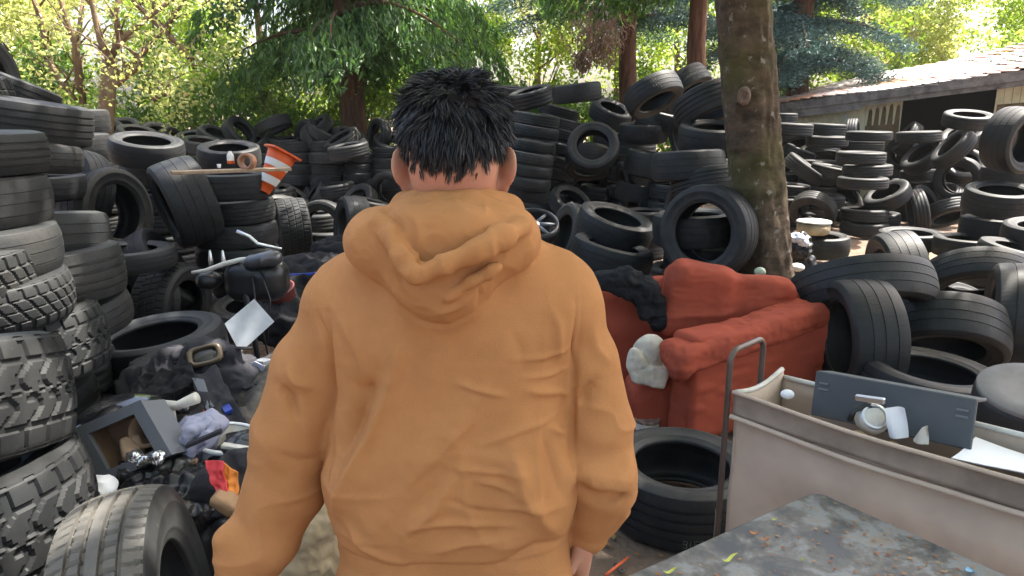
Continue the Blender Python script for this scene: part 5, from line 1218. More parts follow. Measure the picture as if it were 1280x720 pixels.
pr = [(ell(K(812, 440, 3.60), (.085, .06, .095)), 'u', 0), (rbox(K(812, 468, 3.54), (.085, .05, .05), .02, Matrix.Rotation(R(14), 3, 'Y')), 'u', .03), (ell(K(796, 455, 3.53), (.05, .03, .09), Matrix.Rotation(R(-15), 3, 'Y')), 'u', .02), (cap(K(796, 432, 3.50), K(822, 446, 3.49), .004), 's', .01), (cap(K(800, 462, 3.50), K(828, 455, 3.49), .004), 's', .01)]
blob('cap', pr, .007, M['offwhite'], None, wrinkle(.006, .08, .002, .03, 5), label='crumpled off-white cap lying on the red armchair seat', cat='cap')
def small_lid():
    c = V3(PZ(809, 530, .03)); root = empty('tin', c * 1, label='small round tin with a rusty brown lid on the dirt beside the armchair', cat='tin'); root.location.z = 0
    mb = MB(); mb.lathe([(0, 0), (.062, 0), (.064, .05), (.060, .055), (0, .055)], (0, 0, 0), n=28); mb.build('body', M['bone'], root, smooth=False)
    mb = MB(); mb.lathe([(.066, .048), (.068, .062), (.058, .064), (.055, .059), (0, .059)], (0, 0, 0), n=28); mb.build('lid', mat('rusty lid', (.20, .12, .08), .6, col2=(.4, .36, .32), vscale=45, metal=.4), root)
small_lid()
# ---- fabric cart
def cart():
    A, B_ = PZ(921, 486, .9), PZ(1345, 612, .9); u = (B_ - A); u.z = 0; L = u.length; u.normalize(); w = Vector((-u.y, u.x, 0)); Wd = .27
    if w.y < 0: w = -w
    root = empty('fabric_cart', A * 1, label='beige canvas cart with a rolled hem and a bent tube handle, filled with junk', cat='cart'); root.location.z = 0
    q = lambda s, b, z: u * s + w * b + ZU * z
    # walls as slightly sagging canvas sheets with thickness
    def sheet(name, f, ns, nz, m, th=.006, parent=root):
        vs = []; fs = []
        for off in (0, th):
            for i in range(ns + 1):
                for j in range(nz + 1): vs.append(f(i / ns, j / nz, off))
        g = lambda o, i, j: o * (ns + 1) * (nz + 1) + i * (nz + 1) + j
        for i in range(ns):
            for j in range(nz): fs.append((g(0, i, j), g(0, i, j + 1), g(0, i + 1, j + 1), g(0, i + 1, j))); fs.append((g(1, i, j), g(1, i + 1, j), g(1, i + 1, j + 1), g(1, i, j + 1)))
        for i in range(ns): fs += [(g(0, i, nz), g(1, i, nz), g(1, i + 1, nz), g(0, i + 1, nz)), (g(0, i, 0), g(0, i + 1, 0), g(1, i + 1, 0), g(1, i, 0))]
        for j in range(nz): fs += [(g(0, 0, j), g(1, 0, j), g(1, 0, j + 1), g(0, 0, j + 1)), (g(0, ns, j), g(0, ns, j + 1), g(1, ns, j + 1), g(1, ns, j))]
        mb = MB(); mb.add(vs, fs); return mb.build(name, m, parent, smooth=True)
    def nz_(s, z, sd): return float(vnoise(np.array([[s, z * 1.0, 0.]]), .16, sd)[0]) * .007 + float(vnoise(np.array([[s + z * .8, z * .3, 0.]]), .05, sd + 1)[0]) * .0022
    zt = lambda s: .895 - .012 * math.sin(min(1, s / L) * math.pi)
    sheet('canvas_panel', lambda a, b, o: q(a * L, -.004 + o + nz_(a * L, b * .8, 3) - .012 * math.sin(a * math.pi) * math.sin(b * math.pi), .10 + b * .74), 60, 36, M['canvas'])
    sheet('hem_flap', lambda a, b, o: q(a * L, -.020 + o + .004 * math.sin(b * 3) + nz_(a * L, b * .1 + 2, 5) * .8, .825 + b * (zt(a * L) - .825)), 60, 6, M['canvasb'])
    sheet('canvas_panel', lambda a, b, o: q(a * L, Wd + o + nz_(a * L, b * .8, 8), .10 + b * (.785 - .02 * (1 - a))), 40, 16, M['canvas'])
    sheet('canvas_panel', lambda a, b, o: q(o, a * Wd, .10 + b * .79 - .02 * math.sin(a * 3.14)), 8, 14, M['canvas'])
    sheet('canvas_panel', lambda a, b, o: q(L + o, a * Wd, .10 + b * .79), 8, 14, M['canvas'])
    sheet('canvas_floor', lambda a, b, o: q(a * L, b * Wd, .62 + o + .02 * math.sin(a * 9) * math.sin(b * 3)), 20, 6, M['canvasb'])
    mb = MB()
    for b_, z in ((-.022, .0), (-.026, -.072)): mb.tube([q(s, b_ + nz_(s, 2.3, 6) * .5, zt(s) + z + .002) for s in np.linspace(0, L, 40)], .0075 if z < 0 else .006, 8)
    mb.build('piping', M['canvas'], root, smooth=True)
    mb = MB(); mb.tube([q(s, Wd + .004, .885 - .02 * (1 - s / L)) for s in np.linspace(0, L, 12)], .008, 8); mb.tube([q(0, b * Wd, .89 - .02 * math.sin(b * 3.14)) for b in np.linspace(0, 1, 8)], .008, 8); mb.build('piping', M['bone'], root, smooth=True)
    # bent tube handle at the near end
    def arc(c0, c1, top, n=8): return [c0, *[c0.lerp(c1, .5 - .5 * math.cos(math.pi * t)) + ZU * (top * math.sin(math.pi * t) ** .55) for t in np.linspace(.04, .96, 16)], c1]
    h0, h1 = q(-.016, -.018, 0), q(-.016, Wd * .62, 0)
    mb = MB(); z0, ztp = .985, .085
    pts = [h0 + ZU * .07, h0 + ZU * .5, h0 + ZU * .93, h0 + ZU * .975]
    for t in np.linspace(0, math.pi / 2, 6)[1:]: pts.append(h0 + (h1 - h0) * .0 + (h1 - h0).normalized() * (.035 * (1 - math.cos(t))) + ZU * (.975 + .035 * math.sin(t)))
    d_ = (h1 - h0).normalized()
    for t in np.linspace(math.pi / 2, 0, 6): pts.append(h1 - d_ * (.035 * (1 - math.cos(t))) + ZU * (.975 + .035 * math.sin(t)))
    pts += [h1 + ZU * .93, h1 + ZU * .5, h1 + ZU * .07]; mb.tube(pts, .0085, 12); mb.build('handle', M['pole'], root, smooth=True)
    mb = MB()
    for s in (L + .01,):
        for b_ in (0, Wd): mb.tube([q(s, b_, .07), q(s, b_, .93)], .0085, 10)
    for b_ in (0, Wd): mb.tube([q(0, b_, .12), q(L, b_, .12)], .0085, 10)
    mb.build('frame', M['pole'], root, smooth=True)
    for s in (.05, L - .05):
        for b_ in (.0, Wd): mb = MB(); mb.lathe([(0, -.012), (.03, -.012), (.036, -.006), (.036, .006), (.03, .012), (0, .012)], q(s, b_, .038), frame(w), 20); mb.build('wheel', M['blackmetal'], root, smooth=True)
    # things lying in it
    def at(s, b, z): return Vector((A.x, A.y, 0)) + q(s, b, z)
    Ml = Matrix((u, w, ZU)).transposed()
    pa, pb = PZ(1010, 492, .90), PZ(1216, 545, .90)
    s0, s1 = .13, .52
    c = at((s0 + s1) / 2 + .02, .155, .905); tilt = Ml @ Matrix.Rotation(R(-4.5), 3, 'Y') @ Matrix.Rotation(R(-14), 3, 'X')
    r2 = empty('panel', c, label='slate-grey rectangular plastic panel standing in the fabric cart', cat='panel')
    mb = MB(); mb.box((0, 0, 0), ((s1 - s0) / 2 + .0, .006, .062), tilt, .003); mb.build('panel', M['grey'], r2)
    for xx in (-.168, .168):
        mb = MB()
        for zz in (.030, .014): mb.box(tilt @ Vector((xx, -.0075, zz)), (.013, .003, .0028), tilt, .001)
        mb.build('slot', M['boxgrey'], r2)
    mb = MB(); mb.box(tilt @ Vector((.0, .045, .058)), ((s1 - s0) / 2, .04, .004), tilt, .002); mb.build('top_lip', M['grey'], r2)
    # white gadget with round body
    c = at(.335, .085, .895); r3 = empty('gadget', c, label='small white round-bodied gadget with a clear strap in front of the grey panel', cat='gadget')
    mb = MB(); mb.lathe([(0, .012), (.020, .014), (.034, .010), (.040, 0), (.040, -.02), (0, -.02)], (0, 0, .0), frame((-.1, -.8, .6)), 32); mb.build('body', M['bone'], r3, smooth=True)
    mb = MB(); mb.lathe([(.026, .0155), (.030, .0165), (.034, .012)], (0, 0, 0), frame((-.1, -.8, .6)), 32); mb.build('ring', M['chrome'], r3, smooth=True)
    mb = MB(); mb.box((-.008, .012, .045), (.036, .006, .008), Ml @ Matrix.Rotation(R(-8), 3, 'Y'), .003); mb.build('strap', M['chrome'], r3)
    mb = MB(); mb.tube([(-.06, 0, -.01), (-.05, .005, .018), (-.02, .01, .028), (.02, .01, .024)], .008, 8); mb.build('cable', M['blackmetal'], r3, smooth=True)
    def scrap(name, c, hx, hz, m, rot, label, cat, tri=False):
        mb = MB(); n = 6; vs = []; fs = []
        for o in (0, .002):
            for i in range(n + 1):
                for j in range(n + 1):
                    a, b = i / n * 2 - 1, j / n * 2 - 1; sx = (1 - .75 * (b * .5 + .5)) if tri else 1
                    vs.append(c + rot @ Vector((a * hx * sx, .012 * math.sin(a * 2 + b) + o, b * hz)))
        g = lambda o, i, j: o * 49 + i * 7 + j
        for i in range(n):
            for j in range(n): fs += [(g(0, i, j), g(0, i, j + 1), g(0, i + 1, j + 1), g(0, i + 1, j)), (g(1, i, j), g(1, i + 1, j), g(1, i + 1, j + 1), g(1, i, j + 1))]
        mb.add(vs, fs); return mb.build(name, m, None, smooth=True, label=label, cat=cat)
    scrap('paper', at(.395, .07, .905), .020, .038, M['paper'], Ml @ Matrix.Rotation(R(-12), 3, 'Y'), 'torn white sheet standing upright beside the round gadget in the cart', 'paper')
    scrap('paper', at(.455, .07, .893), .016, .022, M['bone'], Ml @ Matrix.Rotation(R(8), 3, 'Y'), 'small white torn triangle leaning on the right half of the grey panel', 'paper', True)
    scrap('paper', at(.72, .13, .872), .19, .10, M['paper'], Ml @ Matrix.Rotation(R(84), 3, 'X'), 'wide white sheet lying flat at the right end of the cart', 'paper')
    blob('ball', [(ell(np.array(at(.10, .10, .885)), (.020, .016, .014)), 'u', 0)], .004, M['paper'], None, label='small white lump lying left of the grey panel in the cart', cat='ball')
    pr = [(ell(np.array(at(s, b, .64)), (.12, .07, .08)), 'u', .04) for s, b in ((.10, .13), (.3, .14), (.5, .13), (.7, .14), (.88, .13))]
    pr += [(rbox(np.array(at(.5, .13, .76)), (.42, .06, .03), .02, Ml), 'u', .03)]
    blob('clothes_pile', pr, .012, M['tan'], None, wrinkle(.02, .09, .006, .03, 4), label='folded tan clothes filling the inside of the fabric cart', cat='clothes')
cart()
# ---- wheel with a flat cover at the right edge
def covered_wheel():
    c = V3(K(1292, 512, 2.10)); n = Vector((-.12, -.20, 1)).normalized(); Mx = frame(n)
    root = empty('covered_wheel', c, label='worn small wheel with a flat dusty grey cover at the right edge beside the cart', cat='wheel')
    mb = MB(); mb.lathe([(.09, -.075), (.150, -.075), (.166, -.05), (.170, 0), (.168, .045), (.160, .062), (.150, .066)], (0, 0, 0), Mx, 64); mb.build('tyre', M['tread'], root, smooth=True)
    mb = MB(); mb.lathe([(.161, .058), (.163, .070), (.158, .074), (.10, .070), (0, .066)], (0, 0, 0), Mx, 64); mb.build('cover', mat('dusty grey cover', (.16, .15, .145), .6, col2=(.10, .095, .09), vscale=7, bump=.15), root, smooth=True)
    s = empty('drum', (c.x, c.y, 0), label='dark drum standing under the covered wheel', cat='drum'); mb = MB(); h = c.z - .085
    mb.lathe([(0, 0), (.16, 0), (.165, .02), (.15, .04), (.15, h * .5), (.155, h * .52), (.15, h * .54), (.15, h - .03), (.16, h - .01), (.155, h), (0, h)], (0, 0, 0), n=40); mb.build('body', M['blackmetal'], s, smooth=True)
covered_wheel()
# ---- dirty table
def table():
    C = PZ(1020, 613, .75); u1 = (PZ(782, 720, .75) - C); u1.z = 0; u1.normalize(); u2 = (PZ(1262, 720, .75) - C); u2.z = 0; u2.normalize(); L1, L2 = .645, .95
    root = empty('table', (C.x, C.y, 0), label='weathered dark table top with fallen leaves in the bottom right foreground', cat='table')
    q = lambda a, b, z: u1 * a + u2 * b + ZU * z
    m = bpy.data.materials.new('stained table top'); m.use_nodes = True; n = m.node_tree; L = n.links.new; p = n.nodes['Principled BSDF']; tc = n.nodes.new('ShaderNodeTexCoord')
    t1 = n.nodes.new('ShaderNodeTexNoise'); t1.inputs['Scale'].default_value = 9; t1.inputs['Detail'].default_value = 9; t1.inputs['Roughness'].default_value = .65; t1.inputs['Distortion'].default_value = .25; L(tc.outputs['Object'], t1.inputs['Vector'])
    r = n.nodes.new('ShaderNodeValToRGB'); e = r.color_ramp.elements; e[0].position = .42; e[0].color = (.075, .078, .085, 1); e[1].position = .58; e[1].color = (.24, .245, .25, 1)
    a = r.color_ramp.elements.new(.5); a.color = (.14, .13, .12, 1); a = r.color_ramp.elements.new(.68); a.color = (.24, .195, .15, 1); a = r.color_ramp.elements.new(.78); a.color = (.34, .34, .35, 1); L(t1.outputs['Fac'], r.inputs[0])
    t2 = n.nodes.new('ShaderNodeTexNoise'); t2.inputs['Scale'].default_value = 45; t2.inputs['Detail'].default_value = 4; L(tc.outputs['Object'], t2.inputs['Vector'])
    q2 = n.nodes.new('ShaderNodeMapRange'); q2.inputs[1].default_value = .62; q2.inputs[2].default_value = .72; q2.inputs[4].default_value = .6; L(t2.outputs['Fac'], q2.inputs[0])
    mx = n.nodes.new('ShaderNodeMix'); mx.data_type = 'RGBA'; mx.inputs[7].default_value = (.20, .15, .10, 1); L(q2.outputs[0], mx.inputs[0]); L(r.outputs[0], mx.inputs[6]); L(mx.outputs[2], p.inputs['Base Color'])
    rr = n.nodes.new('ShaderNodeMapRange'); rr.inputs[3].default_value = .22; rr.inputs[4].default_value = .75; L(t1.outputs['Fac'], rr.inputs[0]); L(rr.outputs[0], p.inputs['Roughness'])
    bu = n.nodes.new('ShaderNodeBump'); bu.inputs['Strength'].default_value = .4; bu.inputs['Distance'].default_value = .003; L(t1.outputs['Fac'], bu.inputs['Height']); L(bu.outputs[0], p.inputs['Normal'])
    # rounded-corner top
    out = []; rad = .03
    for (cx, cy, a0) in ((rad, rad, 180), (L1 - rad, rad, 270), (L1 - rad, L2 - rad, 0), (rad, L2 - rad, 90)):
        for k in range(7): t = R(a0 + 90 * k / 6); out.append((cx + rad * math.cos(t), cy + rad * math.sin(t)))
    mb = MB(); N = len(out); cxy = (L1 / 2, L2 / 2); lay = [(.0, -.026), (0, -.006), (.0015, -.0015), (.005, 0)]
    vs = []
    for (ins, z) in lay:
        for (a, b) in out: vs.append(q(a + (ins if a < cxy[0] else -ins), b + (ins if b < cxy[1] else -ins), .75 + z))
    sgn = 1 if u1.cross(u2).z > 0 else -1
    fs = [(i * N + k, i * N + (k + 1) % N, (i + 1) * N + (k + 1) % N, (i + 1) * N + k)[::sgn] for i in range(len(lay) - 1) for k in range(N)]
    fs += [tuple(range((len(lay) - 1) * N, len(lay) * N))[::sgn], tuple(range(N))[::-sgn]]; mb.add(vs, fs); mb.build('table_top', m, root)
    for a in (.05, L1 - .05):
        for b in (.05, L2 - .05): mb = MB(); mb.tube([q(a, b, .0), q(a, b, .724)], .014, 10); mb.build('leg', M['blackmetal'], root, smooth=True)
    # leaves, seeds and scraps on it
    P0 = Vector((C.x, C.y, 0))
    def leafobj(px, py, ln, wd, ang, m, label, bend=.006, name='leaf'):
        c = PZ(px, py, .752); mb = MB(); n_ = 7; vs = []; a = R(ang); dx = Vector((math.cos(a), math.sin(a), 0)); dy = Vector((-math.sin(a), math.cos(a), 0))
        for i in range(n_):
            t = i / (n_ - 1) * 2 - 1; w_ = wd * (1 - t * t) ** .7 + .0006; cc = c + dx * (t * ln) + dy * (.35 * ln * math.sin(t * 2.2)) + ZU * (bend * (t * t) + .001)
            vs += [cc + dy * w_ + ZU * .002, cc, cc - dy * w_ + ZU * .002]
        mb.add(vs, [(i * 3 + j, i * 3 + j + 1, i * 3 + j + 4, i * 3 + j + 3) for i in range(n_ - 1) for j in (0, 1)]); mb.build(name, m, None, smooth=True, label=label, cat='leaf')
    leafobj(912, 700, .022, .0042, 15, M['leafy'], 'curled yellow-green seed wing near the left edge of the dark table')
    leafobj(943, 668, .010, .0030, -30, M['leaforg'], 'orange-brown leaf on the table, upper of the touching pair'); leafobj(956, 676, .008, .0028, -50, M['leaforg'], 'orange-brown leaf on the table, lower of the touching pair')
    leafobj(968, 651, .008, .0022, -20, M['leafy'], 'small yellow leaf nearest the far corner of the table'); leafobj(838, 716, .016, .004, 5, M['leafy'], 'pale leaf at the bottom edge of the picture on the table')
    leafobj(1003, 702, .004, .002, 10, M['leafy'], 'tiny yellow seed in the middle of the table'); leafobj(1213, 716, .008, .006, 80, M['blue'] if False else mat('pale blue plastic chip', (.25, .50, .72), .4), 'pale blue chip at the bottom right of the table', name='chip')
    r_ = np.random.default_rng(9); pts = []
    while len(pts) < 520:
        a, b = r_.uniform(.02, L1 - .02), r_.uniform(.02, L2 - .02); w_ = math.exp(-((a - .18) ** 2 / .02 + (b - .42) ** 2 / .05)) + .10
        if r_.random() < w_: p_ = P0 + q(a, b, .7505); pts.append((p_.x, p_.y, p_.z))
    scatter('crumbs', pts, .0055, leafmat('dry leaf crumbs', (.30, .09, .04), (.42, .26, .13), (.5, .5, .2), tr=.1), '', r_, kind='stuff', label='dry reddish leaf crumbs and grit strewn over the dark table', cat='crumbs')
table()
# ---- traffic cone, plank, can, ring
def cone():
    a, b = V3(K(353, 192, 5.55)), V3(K(330, 240, 5.45)); ax = (a - b); L = ax.length; n = ax.normalized(); Mx = frame(n)
    root = empty('traffic_cone', b, label='orange traffic cone with two white bands stuck upside down behind the plank', cat='traffic cone')
    r0, r1 = .045, .112; rr = lambda t: r0 + (r1 - r0) * t
    mb = MB(); mb.lathe([(rr(t) - .003, L * t) for t in (0, .25)] + [(rr(t), L * t) for t in (.25, .5, .75, 1)] + [(rr(1) - .004, L), (rr(0) - .004, 0), (rr(0) - .003, 0)], (0, 0, 0), Mx, 40); mb.build('cone', M['orange'], root, smooth=True)
    for t0, t1 in ((.22, .40), (.62, .78)): mb = MB(); mb.lathe([(rr(t0) + .0015, L * t0), (rr(t1) + .0015, L * t1)], (0, 0, 0), Mx, 40); mb.build('reflective_band', M['bandw'], root, smooth=True)
    mb = MB(); sq = []
    for k in range(32):
        t = 2 * math.pi * k / 32; c_, s_ = math.cos(t), math.sin(t); q_ = .126 / max(abs(c_), abs(s_)) ** .7; sq.append((q_ * c_, q_ * s_))
    vs = [Mx @ Vector((x, y, L + z)) for z in (0, .014) for x, y in sq] + [Mx @ Vector((x / math.hypot(x, y) * (r1 - .012), y / math.hypot(x, y) * (r1 - .012), L + z)) for z in (0, .014) for x, y in sq]
    f = []
    for k in range(32): j = (k + 1) % 32; f += [(k, j, 32 + j, 32 + k), (32 + k, 32 + j, 96 + j, 96 + k), (64 + k, 96 + k, 96 + j, 64 + j), (k, 64 + k, 64 + j, j)]
    mb.add(vs, f); mb.build('base_plate', M['orange'], root)
cone()
a, b = V3(K(214, 216, 4.75)), V3(K(362, 211, 5.15)); ax = b - a; Mx = Matrix((ax.normalized(), ZU.cross(ax.normalized()), ZU)).transposed()
mb = MB(); mb.box((a + b) / 2, (ax.length / 2, .055, .011), Mx, .003); mb.build('plank', mat('pale plank wood', (.40, .29, .20), .8, col2=(.28, .19, .12), vscale=14, bump=.3), None, label='long bare wooden plank lying across the neat tyre stack', cat='plank')  # pale wood with random darker tone
def bottle():
    c = V3(K(289, 207, 5.0)); root = empty('bottle', c, label='small white bottle with an orange band standing on the plank', cat='bottle'); root.location.z += .012
    mb = MB(); mb.lathe([(0, 0), (.022, 0), (.024, .004), (.024, .022)], (0, 0, 0), n=24); mb.build('band', M['orange'], root, smooth=True)
    mb = MB(); mb.lathe([(.0235, .022), (.0235, .055), (.018, .068), (.012, .074), (.012, .084), (0, .086)], (0, 0, 0), n=24); mb.build('body', M['bandw'], root, smooth=True)
bottle()
c = V3(K(309, 202, 4.98)); mb = MB(); mb.lathe([(.038, -.03), (.056, -.03), (.057, 0), (.056, .03), (.038, .03), (.036, 0), (.038, -.03)], c, frame((-.15, -1, .1)), 36)
mb.build('tape_roll', mat('brown tape', (.36, .17, .10), .35), None, smooth=True, label='brown tape roll standing on edge on the plank', cat='tape roll')
c = V3(K(274, 210, 4.92)); mb = MB(); mb.lathe([(0, 0), (.010, 0), (.014, .026), (.012, .026), (.008, .004), (0, .004)], c, None, 16); mb.build('cup', M['paper'], None, smooth=True, label='tiny white cup on the left half of the plank', cat='cup')
# ---- wheel with spokes lying by the man's right shoulder
def rim():
    c = V3(K(668, 284, 5.6)); n = Vector((.05, -.45, .85)).normalized(); Mx = frame(n); root = empty('spoked_wheel', c, label='dark spoked wheel lying behind the man\'s right shoulder', cat='wheel')
    mb = MB(); mb.lathe([(.165, -.05), (.19, -.05), (.20, 0), (.19, .05), (.175, .055), (.165, .04), (.160, 0), (.165, -.05)], (0, 0, 0), Mx, 44); mb.build('rim', M['blackmetal'], root, smooth=True)
    for k in range(7): a = k * 2 * math.pi / 7; d = Vector((math.cos(a), math.sin(a), 0)); mb = MB(); mb.tube([Mx @ (d * .04 + ZU * .03), Mx @ (d * .17 + ZU * .02)], [.016, .012], 8); mb.build('spoke', M['boxgrey'], root, smooth=True)
    mb = MB(); mb.lathe([(0, .05), (.03, .048), (.045, .03), (.045, 0)], (0, 0, 0), Mx, 24); mb.build('hub', M['chrome'], root, smooth=True)
rim()
# ---- scooter wreck at centre left
def scooter():
    Y = 3.3; root = empty('scooter', K(318, 440, Y) * [1, 1, 0], label='wrecked scooter with chrome headstock and bent black handlebar behind the clothes', cat='scooter'); o = root.location
    k = lambda x, y, dy=0: V3(K(x, y, Y + dy)) - o
    mb = MB(); mb.tube([k(240, 341), k(258, 338), k(280, 330), k(300, 325), k(330, 322), k(352, 330)], [.008, .010, .012, .012, .012, .009], 12); mb.build('handlebar', M['bone'], root, smooth=True)
    pr = [(ell(K(325, 325, Y - .02), (.085, .05, .034), Matrix.Rotation(R(-12), 3, 'Y')), 'u', 0), (ell(K(343, 323, Y), (.035, .04, .035)), 'u', .03)]; blob('headlamp_shell', pr, .007, mat('dark silver paint', (.10, .10, .11), .3, metal=.6), root, wrinkle(.004, .07, 0, .05, 3))
    pr = [(rbox(K(322, 350, Y + .06), (.14, .10, .095), .07), 'u', 0), (ell(K(262, 350, Y + .05), (.06, .06, .045)), 'u', .03)]; blob('fairing', pr, .009, M['blackmetal'], root, wrinkle(.005, .10, 0, .05, 4))
    mb = MB(); mb.tube([k(302, 330), k(306, 360, -.02), k(314, 400, -.05), k(322, 445, -.08), k(326, 500, -.05)], [.018, .016, .014, .013, .013], 10); mb.build('steering_column', M['blackmetal'], root, smooth=True)
    mb = MB(); mb.tube([k(316, 345, -.05), k(320, 385, -.1), k(330, 420, -.12), k(336, 450, -.1)], .004, 6); mb.tube([k(326, 340, -.05), k(338, 375, -.1), k(334, 430, -.12)], .004, 6); mb.build('cable', M['blackmetal'], root, smooth=True)
    mb = MB(); mb.tube([k(296, 289, .1), k(312, 296, .1), k(322, 305, .1), k(336, 308, .1), k(352, 311, .1)], [.009, .010, .010, .009, .006], 8); mb.build('lever', M['chrome'], root, smooth=True)
    mb = MB(); mb.lathe([(0, 0), (.006, .01), (.011, .05), (.012, .09), (0, .09)], k(262, 312, .05) - Vector((0, 0, 0)), Matrix.Rotation(math.pi, 3, 'X'), 10); mb.lathe([(0, 0), (.006, .01), (.011, .05), (.012, .09), (0, .09)], k(278, 312, .05), Matrix.Rotation(math.pi, 3, 'X'), 10); mb.build('fork_tip', M['chrome'], root, smooth=True)
    mb = MB(); mb.lathe([(.09, -.02), (.135, -.028), (.15, 0), (.135, .028), (.09, .02), (.085, 0), (.09, -.02)], k(335, 520, .2), frame((1, -.3, .2)), 30); mb.build('wheel', M['blackmetal'], root, smooth=True)
scooter()
def slab(name, pts, Y, th, m, label, cat, depth_dir=(0, 1, .0), mats=None):
    """a flat board whose outline lies on the plane through the given points"""
    q = [V3(K(x, y, Y + (p[0] if p else 0))) for x, y, *p in pts]; n = (q[1] - q[0]).cross(q[2] - q[0]).normalized()
    if n.y < 0: n = -n
    mb = MB(); N = len(q); mb.add(q + [v + n * th for v in q], [tuple(range(N)), tuple(range(2 * N - 1, N - 1, -1))] + [(i, (i + 1) % N, N + (i + 1) % N, N + i) for i in range(N)])
    return mb.build(name, m, None, label=label, cat=cat)
slab('panel', [(281, 405), (318, 374, .08), (343, 402, .10), (300, 441, .0)], 3.05, .012, mat('pale enamel panel', (.52, .55, .60), .45, col2=(.42, .43, .46), vscale=9), 'pale rectangular panel leaning behind the scooter column', 'panel')
slab('panel', [(302, 462), (318, 452), (330, 458), (326, 490), (312, 498, -.02), (300, 480)], 2.75, .01, M['lav'], 'small pale lavender scrap beside the dark clothes', 'panel')
# heap of dark clothes
def clothes():
    k = K; pr = [(ell(k(235, 480, 2.9), (.26, .22, .13)), 'u', 0), (ell(k(285, 500, 2.75), (.16, .18, .17)), 'u', .08), (ell(k(200, 482, 2.8), (.13, .10, .06)), 'u', .06)]
    for p, r in (([(182, 492), (215, 466), (262, 452), (300, 462)], .030), ([(180, 478), (215, 452), (255, 440), (290, 446)], .028), ([(268, 462), (300, 478), (322, 500), (318, 530)], .035), ([(196, 500), (235, 472), (280, 470)], .026), ([(240, 455), (275, 480), (296, 520)], .024)):
        pr += chaincap([k(x, y, 2.78 - .02 * i) for i, (x, y) in enumerate(p)], r, .03)
    blob('clothes_pile', pr, .009, M['greycloth'], None, wrinkle(.028, .09, .009, .035, 6, (1.6, 1, .8)), label='crumpled heap of dark grey and black clothes below the scooter', cat='clothes')
clothes()
def goggles():
    c = V3(K(256, 444, 2.66)); root = empty('goggles', c, label='old goggles with a brownish frame lying on top of the dark clothes', cat='goggles'); Mx = frame((.15, -.75, .6)) @ Matrix.Rotation(R(12), 3, 'Z')
    mb = MB(); n = 36; vs = []
    for k in range(n):
        t = 2 * math.pi * k / n; c_, s_ = math.cos(t), math.sin(t); e = (abs(c_) ** 4 + abs(s_) ** 4) ** -.25
        for rr, z in ((.052, -.012), (.058, 0), (.052, .014), (.040, .012), (.038, -.010)): vs.append(Mx @ Vector((c_ * e * rr * 1.15, s_ * e * rr * .72, z)))
    mb.add(vs, [(k * 5 + j, ((k + 1) % n) * 5 + j, ((k + 1) % n) * 5 + (j + 1) % 5, k * 5 + (j + 1) % 5) for k in range(n) for j in range(5)]); mb.build('frame', mat('amber brown plastic', (.11, .08, .05), .3), root, smooth=True)
    mb = MB(); mb.lathe([(0, .001), (.030, .0), (.041, -.003)], (0, 0, 0), Mx @ Matrix.Diagonal((1.1, .72, 1)), 30); mb.build('lens', mat('dark lens', (.03, .025, .02), .1), root, smooth=True)
    mb = MB(); mb.tube([Mx @ Vector((.05, 0, -.01)), Mx @ Vector((.11, .01, -.03)), Mx @ Vector((.17, -.01, -.02))], [.013, .016, .013], 8, flat=.35); mb.build('strap', M['blackcloth'], root, smooth=True); mb = MB(); mb.tube([Mx @ Vector((-.05, 0, -.01)), Mx @ Vector((-.12, .02, -.05))], [.013, .012], 8, flat=.35); mb.build('strap', M['blackcloth'], root, smooth=True)
goggles()
slab('lumber', [(240, 472), (254, 474), (262, 500, -.05), (285, 530, -.12), (300, 552, -.18), (286, 545, -.18), (262, 520, -.1)], 2.5, .02, M['boxgrey'], 'dark grey angled board lying across the dark clothes', 'board')
